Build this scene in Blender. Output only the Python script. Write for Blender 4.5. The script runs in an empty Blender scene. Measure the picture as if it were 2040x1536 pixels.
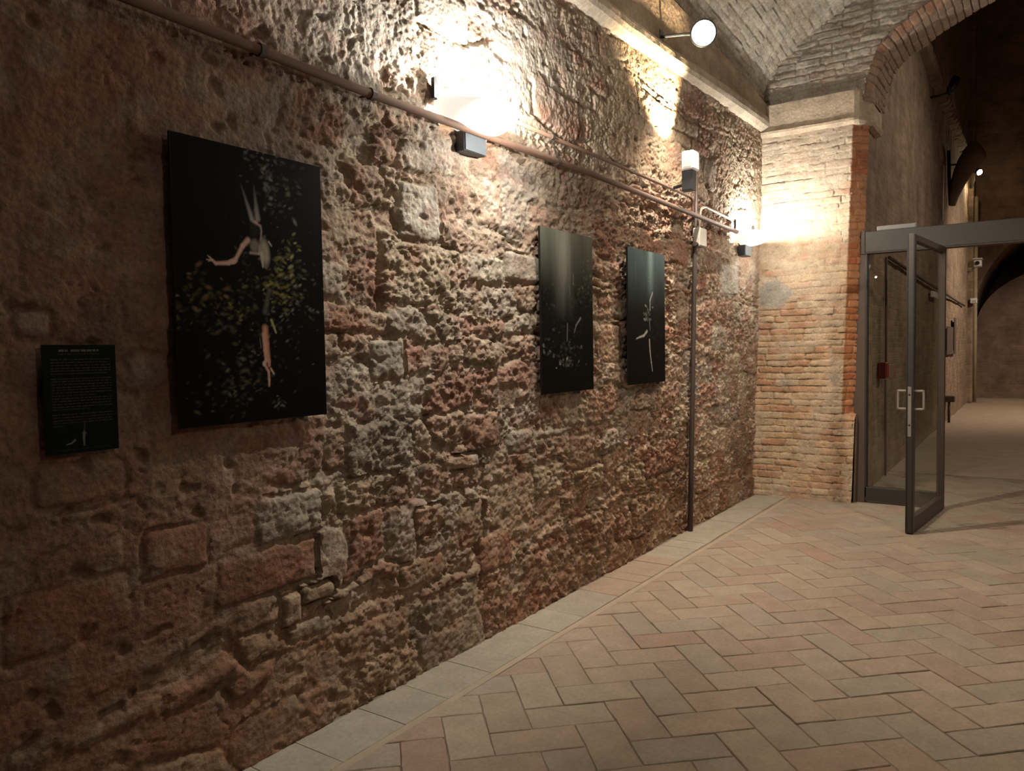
import bpy, bmesh, math, random
import numpy as np
from mathutils import Vector, Matrix

random.seed(7)
RNG = np.random.default_rng(7)
SC = bpy.context.scene
COL = SC.collection
PI = math.pi

# ------------------------------------------------------------------ camera
F_PX, IW, IH = 1534.0, 2040.0, 1536.0
YAW, PITCH, CAM_D, CAM_H, ROLL = math.radians(34.3207), math.radians(2.6602), 2.2756, 1.45, math.radians(-0.981)
CP = np.array([0.0, -CAM_D, CAM_H])
_cy, _sy, _cp, _sp = math.cos(YAW), math.sin(YAW), math.cos(PITCH), math.sin(PITCH)
FW = np.array([_cy * _cp, _sy * _cp, -_sp])
_r = np.array([_sy, -_cy, 0.0])
_u = np.cross(_r, FW)
RT = math.cos(ROLL) * _r + math.sin(ROLL) * _u
UP = -math.sin(ROLL) * _r + math.cos(ROLL) * _u
cam_data = bpy.data.cameras.new('camera')
cam_data.sensor_width = 36.0
cam_data.lens = 36.0 * F_PX / IW
cam_data.clip_start = 0.05
cam = bpy.data.objects.new('camera', cam_data)
COL.objects.link(cam)
M = Matrix(((RT[0], UP[0], -FW[0], CP[0]), (RT[1], UP[1], -FW[1], CP[1]), (RT[2], UP[2], -FW[2], CP[2]), (0, 0, 0, 1)))
cam.matrix_world = M
SC.camera = cam

# ------------------------------------------------------------------ world, exposure, unseen fill lights added for the hall and corridor
w = bpy.data.worlds.new('world')
SC.world = w
w.use_nodes = True
w.node_tree.nodes['Background'].inputs['Color'].default_value = (0.75, 0.6, 0.5, 1)
w.node_tree.nodes['Background'].inputs['Strength'].default_value = 0.02
SC.view_settings.view_transform = 'Standard'
SC.view_settings.look = 'None'
SC.view_settings.gamma = 1.0
SC.view_settings.use_curve_mapping = False
SC.view_settings.exposure = 0.0

COOL = (1.0, 0.95, 0.87)
WARM = (1.0, 0.74, 0.44)
AMB = (1.0, 0.83, 0.68)


def lamp(name, kind, loc, energy, color, radius=0.05, aim=None, angle=None, blend=0.3):
    d = bpy.data.lights.new(name, kind)
    d.energy = energy
    d.color = color
    if kind in ('POINT', 'SPOT'):
        d.shadow_soft_size = radius
    if kind == 'SPOT':
        d.spot_size = angle
        d.spot_blend = blend
    o = bpy.data.objects.new(name, d)
    COL.objects.link(o)
    o.location = loc
    if aim is not None:
        o.rotation_euler = (Vector(aim) - Vector(loc)).to_track_quat('-Z', 'Y').to_euler()
    return o


# unseen fill lights added: spots from above, upward ones along the opposite wall
lamp('hall_fill_light', 'SPOT', (6.0, -4.3, 3.45), 22, AMB, 0.12, (5.3, -1.7, 0.0), math.radians(100), 1.0)
lamp('hall_fill_light', 'SPOT', (1.8, -4.5, 3.45), 62, AMB, 0.15, (1.6, 0.0, 1.1), math.radians(100), 0.9)
lamp('hall_fill_light', 'SPOT', (3.0, -4.0, 3.45), 430, (1.0, .83, .66), 0.10, (7.5, -.55, 1.25), math.radians(42), 0.8)
lamp('hall_fill_light', 'SPOT', (3.55, -1.15, 4.15), 380, (1.0, .92, .80), 0.03, (2.9, -.06, 1.75), math.radians(50), 0.95)
lamp('hall_fill_light', 'SPOT', (5.4, -1.9, 4.35), 230, (1.0, .80, .60), 0.03, (5.0, -.05, 1.15), math.radians(52), 0.9)
for _x in (3.0, 6.6):
    lamp('hall_up_fill_light', 'SPOT', (_x, -4.75, 2.6), 60, COOL, 0.08, (_x, -4.2, 5.0), math.radians(150), 0.3)
# unseen spots added to brighten the corridor behind the glass door
lamp('corridor_fill_light', 'SPOT', (11.2, -4.4, 5.2), 290, AMB, 0.15, (10.4, -1.5, 1.0), math.radians(150), 0.9)
lamp('corridor_fill_light', 'SPOT', (17.6, -4.6, 4.6), 900, (1.0, .80, .62), 0.15, (18.2, -1.2, 1.2), math.radians(105), 0.9)
lamp('corridor_fill_light', 'SPOT', (19.6, -2.2, 3.3), 130, AMB, 0.15, (23.4, -2.2, .9), math.radians(70), 0.9)


def px_ray(x, y):
    return FW + RT * (x - IW / 2) / F_PX - UP * (y - IH / 2) / F_PX


def hit(x, y, ax, val):
    r = px_ray(x, y)
    t = (val - CP[ax]) / r[ax]
    return CP + t * r


# ------------------------------------------------------------------ noise
_PERM = np.random.default_rng(99).permutation(4096)
_GX = np.cos(np.arange(4096) * 2.399963)
_GY = np.sin(np.arange(4096) * 2.399963)


def _hash(ix, iy, seed):
    return _PERM[(_PERM[(ix + seed * 131) & 4095] + iy) & 4095]


def pn(x, y, seed=0):
    ix = np.floor(x).astype(np.int64); iy = np.floor(y).astype(np.int64)
    fx = x - ix; fy = y - iy
    ux = fx * fx * fx * (fx * (fx * 6 - 15) + 10); uy = fy * fy * fy * (fy * (fy * 6 - 15) + 10)
    def g(a, b):
        k = _hash(ix + a, iy + b, seed)
        return _GX[k] * (fx - a) + _GY[k] * (fy - b)
    n0 = g(0, 0) * (1 - ux) + g(1, 0) * ux
    n1 = g(0, 1) * (1 - ux) + g(1, 1) * ux
    return (n0 * (1 - uy) + n1 * uy) * 1.5


def fbm(x, y, seed=0, octv=4, gain=0.5):
    s = np.zeros_like(x); a = 1.0; t = 0.0
    for i in range(octv):
        s += a * pn(x * 2 ** i + 17.3 * i, y * 2 ** i + 9.1 * i, seed + i)
        t += a; a *= gain
    return s / t


def ridged(x, y, seed=0, octv=3):
    s = np.zeros_like(x); a = 1.0; t = 0.0
    for i in range(octv):
        s += a * (1 - np.abs(pn(x * 2 ** i, y * 2 ** i, seed + i)) * 2)
        t += a; a *= 0.5
    return s / t


def worley(x, y, seed=0):
    ix = np.floor(x).astype(np.int64); iy = np.floor(y).astype(np.int64)
    best = np.full(x.shape, 9.0)
    for a in (-1, 0, 1):
        for b in (-1, 0, 1):
            k = _hash(ix + a, iy + b, seed)
            k2 = _hash(ix + a + 57, iy + b + 31, seed + 3)
            dx = ix + a + k / 4096.0 - x; dy = iy + b + k2 / 4096.0 - y
            best = np.minimum(best, dx * dx + dy * dy)
    return np.sqrt(best)


def sst(a, b, x):
    t = np.clip((x - a) / (b - a), 0, 1)
    return t * t * (3 - 2 * t)


def mix(a, b, t):
    return a + (b - a) * t


# ------------------------------------------------------------------ object helpers
def raw_mesh(name, V, Fq, tint=None, smooth=True):
    """V (n,3), Fq (m,k) index array"""
    V = np.asarray(V, dtype=np.float32); Fq = np.asarray(Fq, dtype=np.int32)
    k = Fq.shape[1]
    me = bpy.data.meshes.new(name)
    me.vertices.add(len(V)); me.vertices.foreach_set('co', V.ravel())
    me.loops.add(Fq.size); me.loops.foreach_set('vertex_index', Fq.ravel())
    me.polygons.add(len(Fq))
    me.polygons.foreach_set('loop_start', np.arange(0, Fq.size, k, dtype=np.int32))
    me.polygons.foreach_set('use_smooth', np.full(len(Fq), smooth))
    if tint is not None:
        at = me.color_attributes.new('tint', 'FLOAT_COLOR', 'POINT')
        c = np.ones((len(V), 4), dtype=np.float32); c[:, :3] = tint
        at.data.foreach_set('color', c.ravel())
    me.update(calc_edges=True)
    return me


def link(name, me, mat=None, parent=None, kind=None, label=None, cat=None, group=None):
    o = bpy.data.objects.new(name, me)
    COL.objects.link(o)
    if mat is not None and me is not None and not me.materials:
        me.materials.append(mat)
    if parent is not None:
        o.parent = parent
    tag(o, kind, label, cat, group)
    return o


def tag(o, kind=None, label=None, cat=None, group=None):
    if kind: o['kind'] = kind
    if label: o['label'] = label
    if cat: o['category'] = cat
    if group: o['group'] = group
    return o


def empty(name, loc, label=None, cat=None, group=None, kind=None, rotz=0.0):
    o = bpy.data.objects.new(name, None)
    o.empty_display_size = 0.1
    COL.objects.link(o)
    o.location = loc
    o.rotation_euler = (0, 0, rotz)
    return tag(o, kind, label, cat, group)


def from_bm(name, bm, mat, parent=None, smooth=False, **kw):
    bmesh.ops.recalc_face_normals(bm, faces=bm.faces[:])
    me = bpy.data.meshes.new(name)
    for f in bm.faces: f.smooth = smooth
    bm.to_mesh(me); bm.free()
    return link(name, me, mat, parent, **kw)


def add_box(bm, lo, hi, bevel=0.0):
    r = bmesh.ops.create_cube(bm, size=1.0)
    vs = r['verts']
    for v in vs:
        v.co = Vector(((v.co.x + .5) * (hi[0] - lo[0]) + lo[0], (v.co.y + .5) * (hi[1] - lo[1]) + lo[1], (v.co.z + .5) * (hi[2] - lo[2]) + lo[2]))
    if bevel > 0:
        es = list({e for v in vs for e in v.link_edges})
        bmesh.ops.bevel(bm, geom=es, offset=bevel, segments=2, affect='EDGES', profile=0.5)
    return vs


def box(name, lo, hi, mat, parent=None, bevel=0.0, **kw):
    bm = bmesh.new(); add_box(bm, lo, hi, bevel)
    return from_bm(name, bm, mat, parent, **kw)


def add_tube(bm, pts, rad, n=10, flat=None, cap=True):
    pts = [Vector(p) for p in pts]
    rads = rad if isinstance(rad, (list, tuple)) else [rad] * len(pts)
    rings = []
    t0 = (pts[1] - pts[0]).normalized()
    ref = Vector((0, 0, 1)) if abs(t0.z) < 0.9 else Vector((1, 0, 0))
    for i, p in enumerate(pts):
        if i == 0: t = pts[1] - pts[0]
        elif i == len(pts) - 1: t = pts[-1] - pts[-2]
        else: t = (pts[i + 1] - pts[i]).normalized() + (pts[i] - pts[i - 1]).normalized()
        t.normalize()
        a = t.cross(ref)
        if a.length < 1e-4: a = t.cross(Vector((0, 1, 0)))
        a.normalize(); b = t.cross(a).normalized()
        ref = (-b) if i == 0 and False else ref
        ring = []
        for k in range(n):
            an = 2 * PI * k / n
            s = flat[i] if flat else 1.0
            ring.append(bm.verts.new(p + a * math.cos(an) * rads[i] + b * math.sin(an) * rads[i] * s))
        rings.append(ring)
    for r0, r1 in zip(rings, rings[1:]):
        for k in range(n):
            bm.faces.new((r0[k], r0[(k + 1) % n], r1[(k + 1) % n], r1[k]))
    if cap:
        bm.faces.new(rings[0]); bm.faces.new(rings[-1])


def tube(name, pts, rad, mat, parent=None, n=10, flat=None, **kw):
    bm = bmesh.new(); add_tube(bm, pts, rad, n, flat)
    return from_bm(name, bm, mat, parent, smooth=True, **kw)


def add_lathe(bm, prof, center, axis, n=24):
    """prof list of (r, t) along axis"""
    axis = Vector(axis).normalized()
    a = axis.orthogonal().normalized(); b = axis.cross(a)
    c = Vector(center)
    rings = []
    for r, t in prof:
        rings.append([bm.verts.new(c + axis * t + (a * math.cos(2 * PI * k / n) + b * math.sin(2 * PI * k / n)) * max(r, 1e-4)) for k in range(n)])
    for r0, r1 in zip(rings, rings[1:]):
        for k in range(n):
            bm.faces.new((r0[k], r0[(k + 1) % n], r1[(k + 1) % n], r1[k]))
    bm.faces.new(rings[0]); bm.faces.new(rings[-1])


# ------------------------------------------------------------------ materials
def new_mat(name):
    m = bpy.data.materials.new(name)
    m.use_nodes = True
    nt = m.node_tree
    return m, nt, nt.nodes['Principled BSDF'], nt.links


def simple(name, col, rough=0.5, metal=0.0, var=0.15, scale=30.0, bump=0.0):
    m, nt, p, L = new_mat(name)
    g = nt.nodes.new('ShaderNodeNewGeometry')
    n = nt.nodes.new('ShaderNodeTexNoise'); n.inputs['Scale'].default_value = scale; n.inputs['Detail'].default_value = 4
    L.new(g.outputs['Position'], n.inputs['Vector'])
    r = nt.nodes.new('ShaderNodeMapRange')
    r.inputs['To Min'].default_value = 1 - var; r.inputs['To Max'].default_value = 1 + var
    L.new(n.outputs['Fac'], r.inputs['Value'])
    mx = nt.nodes.new('ShaderNodeMix'); mx.data_type = 'RGBA'; mx.blend_type = 'MULTIPLY'; mx.inputs[0].default_value = 1
    mx.inputs[6].default_value = (*col, 1)
    L.new(r.outputs[0], mx.inputs[7])
    L.new(mx.outputs[2], p.inputs['Base Color'])
    p.inputs['Roughness'].default_value = rough
    p.inputs['Metallic'].default_value = metal
    if bump:
        b = nt.nodes.new('ShaderNodeBump'); b.inputs['Strength'].default_value = bump; b.inputs['Distance'].default_value = 0.004
        L.new(n.outputs['Fac'], b.inputs['Height']); L.new(b.outputs[0], p.inputs['Normal'])
    return m


def masonry_mat(name, scale=70.0, dist=0.006, rough=0.95, objcol=False, mottle=0.35, stren=0.8):
    """colour comes from the 'tint' attribute (the stone's own colour), broken up by grain; relief by bump"""
    m, nt, p, L = new_mat(name)
    g = nt.nodes.new('ShaderNodeNewGeometry')
    if objcol:
        a = nt.nodes.new('ShaderNodeObjectInfo'); colout = a.outputs['Color']
    else:
        a = nt.nodes.new('ShaderNodeAttribute'); a.attribute_name = 'tint'; colout = a.outputs['Color']
    n1 = nt.nodes.new('ShaderNodeTexNoise'); n1.inputs['Scale'].default_value = scale; n1.inputs['Detail'].default_value = 6; n1.inputs['Roughness'].default_value = 0.65
    n2 = nt.nodes.new('ShaderNodeTexNoise'); n2.inputs['Scale'].default_value = scale * 0.16; n2.inputs['Detail'].default_value = 5
    n3 = nt.nodes.new('ShaderNodeTexVoronoi'); n3.inputs['Scale'].default_value = scale * 0.8
    for n in (n1, n2, n3): L.new(g.outputs['Position'], n.inputs['Vector'])
    r1 = nt.nodes.new('ShaderNodeMapRange'); r1.inputs['From Min'].default_value = .25; r1.inputs['From Max'].default_value = .75
    r1.inputs['To Min'].default_value = 1 - mottle; r1.inputs['To Max'].default_value = 1 + mottle
    L.new(n1.outputs['Fac'], r1.inputs['Value'])
    r2 = nt.nodes.new('ShaderNodeMapRange'); r2.inputs['From Min'].default_value = .3; r2.inputs['From Max'].default_value = .7
    r2.inputs['To Min'].default_value = 1 - mottle * .6; r2.inputs['To Max'].default_value = 1 + mottle * .6
    L.new(n2.outputs['Fac'], r2.inputs['Value'])
    mm = nt.nodes.new('ShaderNodeMath'); mm.operation = 'MULTIPLY'
    L.new(r1.outputs[0], mm.inputs[0]); L.new(r2.outputs[0], mm.inputs[1])
    mx = nt.nodes.new('ShaderNodeMix'); mx.data_type = 'RGBA'; mx.blend_type = 'MULTIPLY'; mx.inputs[0].default_value = 1
    L.new(colout, mx.inputs[6]); L.new(mm.outputs[0], mx.inputs[7])
    L.new(mx.outputs[2], p.inputs['Base Color'])
    p.inputs['Roughness'].default_value = rough
    p.inputs['Specular IOR Level'].default_value = 0.2
    ad = nt.nodes.new('ShaderNodeMath'); ad.operation = 'MULTIPLY_ADD'
    L.new(n3.outputs['Distance'], ad.inputs[0]); ad.inputs[1].default_value = 0.5; L.new(n1.outputs['Fac'], ad.inputs[2])
    b = nt.nodes.new('ShaderNodeBump'); b.inputs['Strength'].default_value = stren; b.inputs['Distance'].default_value = dist
    L.new(ad.outputs[0], b.inputs['Height']); L.new(b.outputs[0], p.inputs['Normal'])
    return m


def brick_tex_mat(name, c1, c2, cm, axis_u, scale=1.0, rough=0.95, bw=0.28, bh=0.062):
    """far brickwork whose pieces cannot be told apart: node brick pattern. axis_u: 0 -> u is x, 1 -> u is y ; v is z"""
    m, nt, p, L = new_mat(name)
    g = nt.nodes.new('ShaderNodeNewGeometry')
    sep = nt.nodes.new('ShaderNodeSeparateXYZ'); L.new(g.outputs['Position'], sep.inputs[0])
    cmb = nt.nodes.new('ShaderNodeCombineXYZ'); L.new(sep.outputs[axis_u], cmb.inputs[0]); L.new(sep.outputs[2], cmb.inputs[1])
    wn = nt.nodes.new('ShaderNodeTexNoise'); wn.inputs['Scale'].default_value = 3.0; wn.inputs['Detail'].default_value = 3
    L.new(g.outputs['Position'], wn.inputs['Vector'])
    wv = nt.nodes.new('ShaderNodeVectorMath'); wv.operation = 'MULTIPLY_ADD'
    L.new(wn.outputs['Color'], wv.inputs[0]); wv.inputs[1].default_value = (.05, .05, 0); L.new(cmb.outputs[0], wv.inputs[2])
    b = nt.nodes.new('ShaderNodeTexBrick')
    b.inputs['Scale'].default_value = 1.0
    b.inputs['Brick Width'].default_value = bw; b.inputs['Row Height'].default_value = bh; b.inputs['Mortar Size'].default_value = 0.008
    b.inputs['Mortar Smooth'].default_value = 0.3
    b.inputs['Color1'].default_value = (*c1, 1); b.inputs['Color2'].default_value = (*c2, 1); b.inputs['Mortar'].default_value = (*cm, 1)
    L.new(wv.outputs[0], b.inputs['Vector'])
    n = nt.nodes.new('ShaderNodeTexNoise'); n.inputs['Scale'].default_value = 2.2; n.inputs['Detail'].default_value = 8; n.inputs['Roughness'].default_value = .7
    L.new(g.outputs['Position'], n.inputs['Vector'])
    r = nt.nodes.new('ShaderNodeMapRange'); r.inputs['From Min'].default_value = .3; r.inputs['From Max'].default_value = .7
    r.inputs['To Min'].default_value = .55; r.inputs['To Max'].default_value = 1.4
    L.new(n.outputs['Fac'], r.inputs['Value'])
    mx = nt.nodes.new('ShaderNodeMix'); mx.data_type = 'RGBA'; mx.blend_type = 'MULTIPLY'; mx.inputs[0].default_value = 1
    L.new(b.outputs['Color'], mx.inputs[6]); L.new(r.outputs[0], mx.inputs[7])
    L.new(mx.outputs[2], p.inputs['Base Color']); p.inputs['Roughness'].default_value = rough
    p.inputs['Specular IOR Level'].default_value = 0.2
    ad = nt.nodes.new('ShaderNodeMath'); ad.operation = 'MULTIPLY_ADD'
    L.new(b.outputs['Fac'], ad.inputs[0]); ad.inputs[1].default_value = -0.5
    n4 = nt.nodes.new('ShaderNodeTexNoise'); n4.inputs['Scale'].default_value = 22; n4.inputs['Detail'].default_value = 5
    L.new(g.outputs['Position'], n4.inputs['Vector']); L.new(n4.outputs['Fac'], ad.inputs[2])
    bp = nt.nodes.new('ShaderNodeBump'); bp.inputs['Strength'].default_value = .8; bp.inputs['Distance'].default_value = .012
    L.new(ad.outputs[0], bp.inputs['Height']); L.new(bp.outputs[0], p.inputs['Normal'])
    return m


def emis(name, col, strength):
    m, nt, p, L = new_mat(name)
    p.inputs['Base Color'].default_value = (*col, 1)
    p.inputs['Emission Color'].default_value = (*col, 1)
    p.inputs['Emission Strength'].default_value = strength
    return m


def glass_mat(name, tint=(0.955, 0.97, 0.945)):
    m = bpy.data.materials.new(name); m.use_nodes = True
    nt = m.node_tree; nt.nodes.clear(); L = nt.links
    out = nt.nodes.new('ShaderNodeOutputMaterial')
    tr = nt.nodes.new('ShaderNodeBsdfTransparent'); tr.inputs[0].default_value = (*tint, 1)
    gl = nt.nodes.new('ShaderNodeBsdfGlossy'); gl.inputs['Roughness'].default_value = 0.0
    lw = nt.nodes.new('ShaderNodeLayerWeight'); lw.inputs['Blend'].default_value = 0.5
    pw = nt.nodes.new('ShaderNodeMath'); pw.operation = 'POWER'; pw.inputs[1].default_value = 5.0
    L.new(lw.outputs['Facing'], pw.inputs[0])
    fr = nt.nodes.new('ShaderNodeMath'); fr.operation = 'MULTIPLY_ADD'; fr.inputs[1].default_value = 0.32; fr.inputs[2].default_value = 0.035
    L.new(pw.outputs[0], fr.inputs[0])
    mx = nt.nodes.new('ShaderNodeMixShader')
    L.new(fr.outputs[0], mx.inputs[0]); L.new(tr.outputs[0], mx.inputs[1]); L.new(gl.outputs[0], mx.inputs[2])
    L.new(mx.outputs[0], out.inputs[0])
    return m


M_STONE = masonry_mat('rough_stone', 65, 0.007)
M_BRICK = masonry_mat('old_brick', 75, 0.004, mottle=0.28)
M_VAULT = masonry_mat('vault_brick', 40, 0.010, mottle=0.35)
M_PAVER = masonry_mat('floor_brick', 55, 0.0015, rough=0.75, objcol=True, mottle=0.16, stren=0.6)
M_PAVERT = masonry_mat('floor_brick_joined', 55, 0.0015, rough=0.75, mottle=0.16, stren=0.6)
M_MORTAR = simple('floor_joint', (0.22, 0.175, 0.13), 0.95, var=.8, scale=4)
M_PIPE = simple('brown_painted_pipe', (0.15, 0.085, 0.055), 0.75, 0.0, .2)
M_PIPED = simple('dark_steel_pipe', (0.07, 0.055, 0.05), 0.5, 0.2, .2)
M_STEEL = simple('brushed_grey_steel', (0.085, 0.10, 0.112), 0.4, 0.2, .1)
M_DARKST = simple('dark_steel', (0.03, 0.032, 0.035), 0.45, 0.5, .15)
M_FRAME = simple('grey_brown_steel_frame', (0.07, 0.066, 0.058), 0.4, 0.6, .12)
M_FRAMED = simple('dark_brown_steel_post', (0.06, 0.045, 0.036), 0.5, 0.3, .12)
M_WHITE = simple('white_plastic', (0.72, 0.70, 0.66), 0.45, 0, .06)
M_GREYPL = simple('grey_plastic', (0.42, 0.40, 0.36), 0.5, 0, .08)
M_BLACK = simple('black_panel_edge', (0.008, 0.008, 0.008), 0.4, 0, .1)
M_POST = simple('brown_painted_steel', (0.075, 0.052, 0.04), 0.6, 0, .2)
M_GLASS = glass_mat('door_glass')
M_GLASSE = simple('glass_edge', (0.03, 0.04, 0.035), 0.2, 0, .05)
M_BAR = simple('dull_grey_plastic', (0.20, 0.195, 0.18), 0.5, 0, .08)
M_RED = simple('red_plastic', (0.22, 0.03, 0.018), 0.5, 0, .1)
M_LOCK = simple('worn_nickel', (0.45, 0.42, 0.38), 0.4, 0.8, .3, 60)
M_WOOD = simple('dark_weathered_wood', (0.075, 0.055, 0.042), 0.8, 0, .4, 14, .4)
M_FAR = brick_tex_mat('corridor_brickwork', (0.27, 0.195, 0.135), (0.21, 0.15, 0.105), (0.25, 0.2, 0.15), 0)
M_BACK = brick_tex_mat('end_wall_brickwork', (0.24, 0.155, 0.11), (0.19, 0.13, 0.10), (0.22, 0.17, 0.13), 1)
M_CFLOOR = simple('corridor_floor_brick', (0.33, 0.255, 0.19), 0.8, 0, .25, 5, .2)
M_LEDGE = masonry_mat('plastered_ledge', 45, .006, mottle=.25)
M_PLAIN = simple('hall_plaster', (0.30, 0.23, 0.17), 0.95, 0, .3, 3, .3)


# ------------------------------------------------------------------ masonry as relief, cut into its stones
def courses(u, v, u0, u1, v0, v1, hr, wr, seed, rad=0.02, thin=0.0):
    """irregular coursed layout: returns id, distance to the stone's edge, ids' count"""
    rg = np.random.default_rng(seed)
    vb = [v0]
    while vb[-1] < v1:
        h = rg.uniform(*hr)
        if thin and rg.random() < thin: h = rg.uniform(.05, .075)
        vb.append(vb[-1] + h)
    vb = np.array(vb)
    ci = np.clip(np.searchsorted(vb, v, side='right') - 1, 0, len(vb) - 2)
    idv = np.full(u.shape, -1, dtype=np.int64); dd = np.zeros(u.shape)
    nid = 0
    for c in range(len(vb) - 1):
        m = ci == c
        hh = vb[c + 1] - vb[c]
        ub = [u0 - rg.uniform(0, wr[1])]
        while ub[-1] < u1:
            wdt = rg.uniform(*wr) * (1.0 if hh > .09 or thin == 0 else 0.85)
            ub.append(ub[-1] + wdt)
        ub = np.array(ub)
        if m.any():
            uu = u[m]; vv = v[m]
            k = np.clip(np.searchsorted(ub, uu, side='right') - 1, 0, len(ub) - 2)
            dx = np.minimum(uu - ub[k], ub[k + 1] - uu); dy = np.minimum(vv - vb[c], vb[c + 1] - vv)
            r = min(rad, hh * .45)
            d = np.where((dx < r) & (dy < r), r - np.hypot(r - dx, r - dy), np.minimum(dx, dy))
            idv[m] = nid + k; dd[m] = d
        nid += len(ub)
    return idv, dd, nid


def relief(name, U, V, hgt, ids, tint, place, mat, mortar_name, piece, limit, parent=None, mask=None, kind='structure', extra=None):
    """U,V grids (nv,nu); place(u,v,h)->xyz (n,3). The joints become the parent structure, every cell its own piece."""
    nv, nu = U.shape
    P = place(U.ravel(), V.ravel(), hgt.ravel())
    tint = tint.reshape(-1, 3)
    ii = np.arange(nv * nu).reshape(nv, nu)
    Fq = np.stack([ii[:-1, :-1], ii[:-1, 1:], ii[1:, 1:], ii[1:, :-1]], -1).reshape(-1, 4)
    # majority id of a quad: joint if two or more corners lie in a joint
    q = ids.ravel()[Fq]
    neg = (q < 0).sum(1)
    fid = np.where(neg >= 2, -1, q.max(1))
    if mask is not None:
        ok = mask.ravel()[Fq].all(1)
        Fq = Fq[ok]; fid = fid[ok]
    def sub(sel):
        f = Fq[sel]
        used, inv = np.unique(f, return_inverse=True)
        return P[used], inv.reshape(-1, 4), tint[used]
    Vs, fs, ts = sub(fid < 0)
    if extra is not None:
        ev, ef, et = extra
        fs = np.vstack([fs, ef + len(Vs)]); Vs = np.vstack([Vs, ev]); ts = np.vstack([ts, et])
    if len(fs) == 0:
        root = parent
    else:
        root = link(mortar_name, raw_mesh(mortar_name, Vs, fs, ts), mat, parent, kind=kind if parent is None else None)
    order = np.argsort(fid, kind='stable'); sf = fid[order]
    st = np.searchsorted(sf, 0)
    order = order[st:]; sf = sf[st:]
    cuts = np.flatnonzero(np.diff(sf)) + 1
    groups = np.split(order, cuts)
    scored = []
    for gsel in groups:
        if len(gsel) < 4: continue
        c = P[Fq[gsel[len(gsel) // 2], 0]]
        v = c - CP
        z = v @ FW
        inside = 0.02
        if z > .1:
            px = IW / 2 + F_PX * (v @ RT) / z; py = IH / 2 - F_PX * (v @ UP) / z
            if -40 < px < IW + 40 and -40 < py < IH + 40: inside = 1.0
        scored.append((inside * len(gsel) / max(z, .3) ** 2, gsel))
    scored.sort(key=lambda t: -t[0])
    for sc_, gsel in scored[:limit]:
        a, b, c = sub(gsel)
        link(piece, raw_mesh(piece, a, b, c), mat, root)
    rest = [g for _, g in scored[limit:]]
    rest += [g for g in groups if len(g) < 4]
    if rest:
        a, b, c = sub(np.concatenate(rest))
        link(piece, raw_mesh(piece, a, b, c), mat, root, kind='stuff')
    return root


def lean(x):
    return sst(4.5, 7.5, np.asarray(x, float))


def yw(x, z):
    """base plane of the left wall; it leans in a little near the pier"""
    return -0.028 * np.asarray(z, float) * lean(x)


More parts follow.
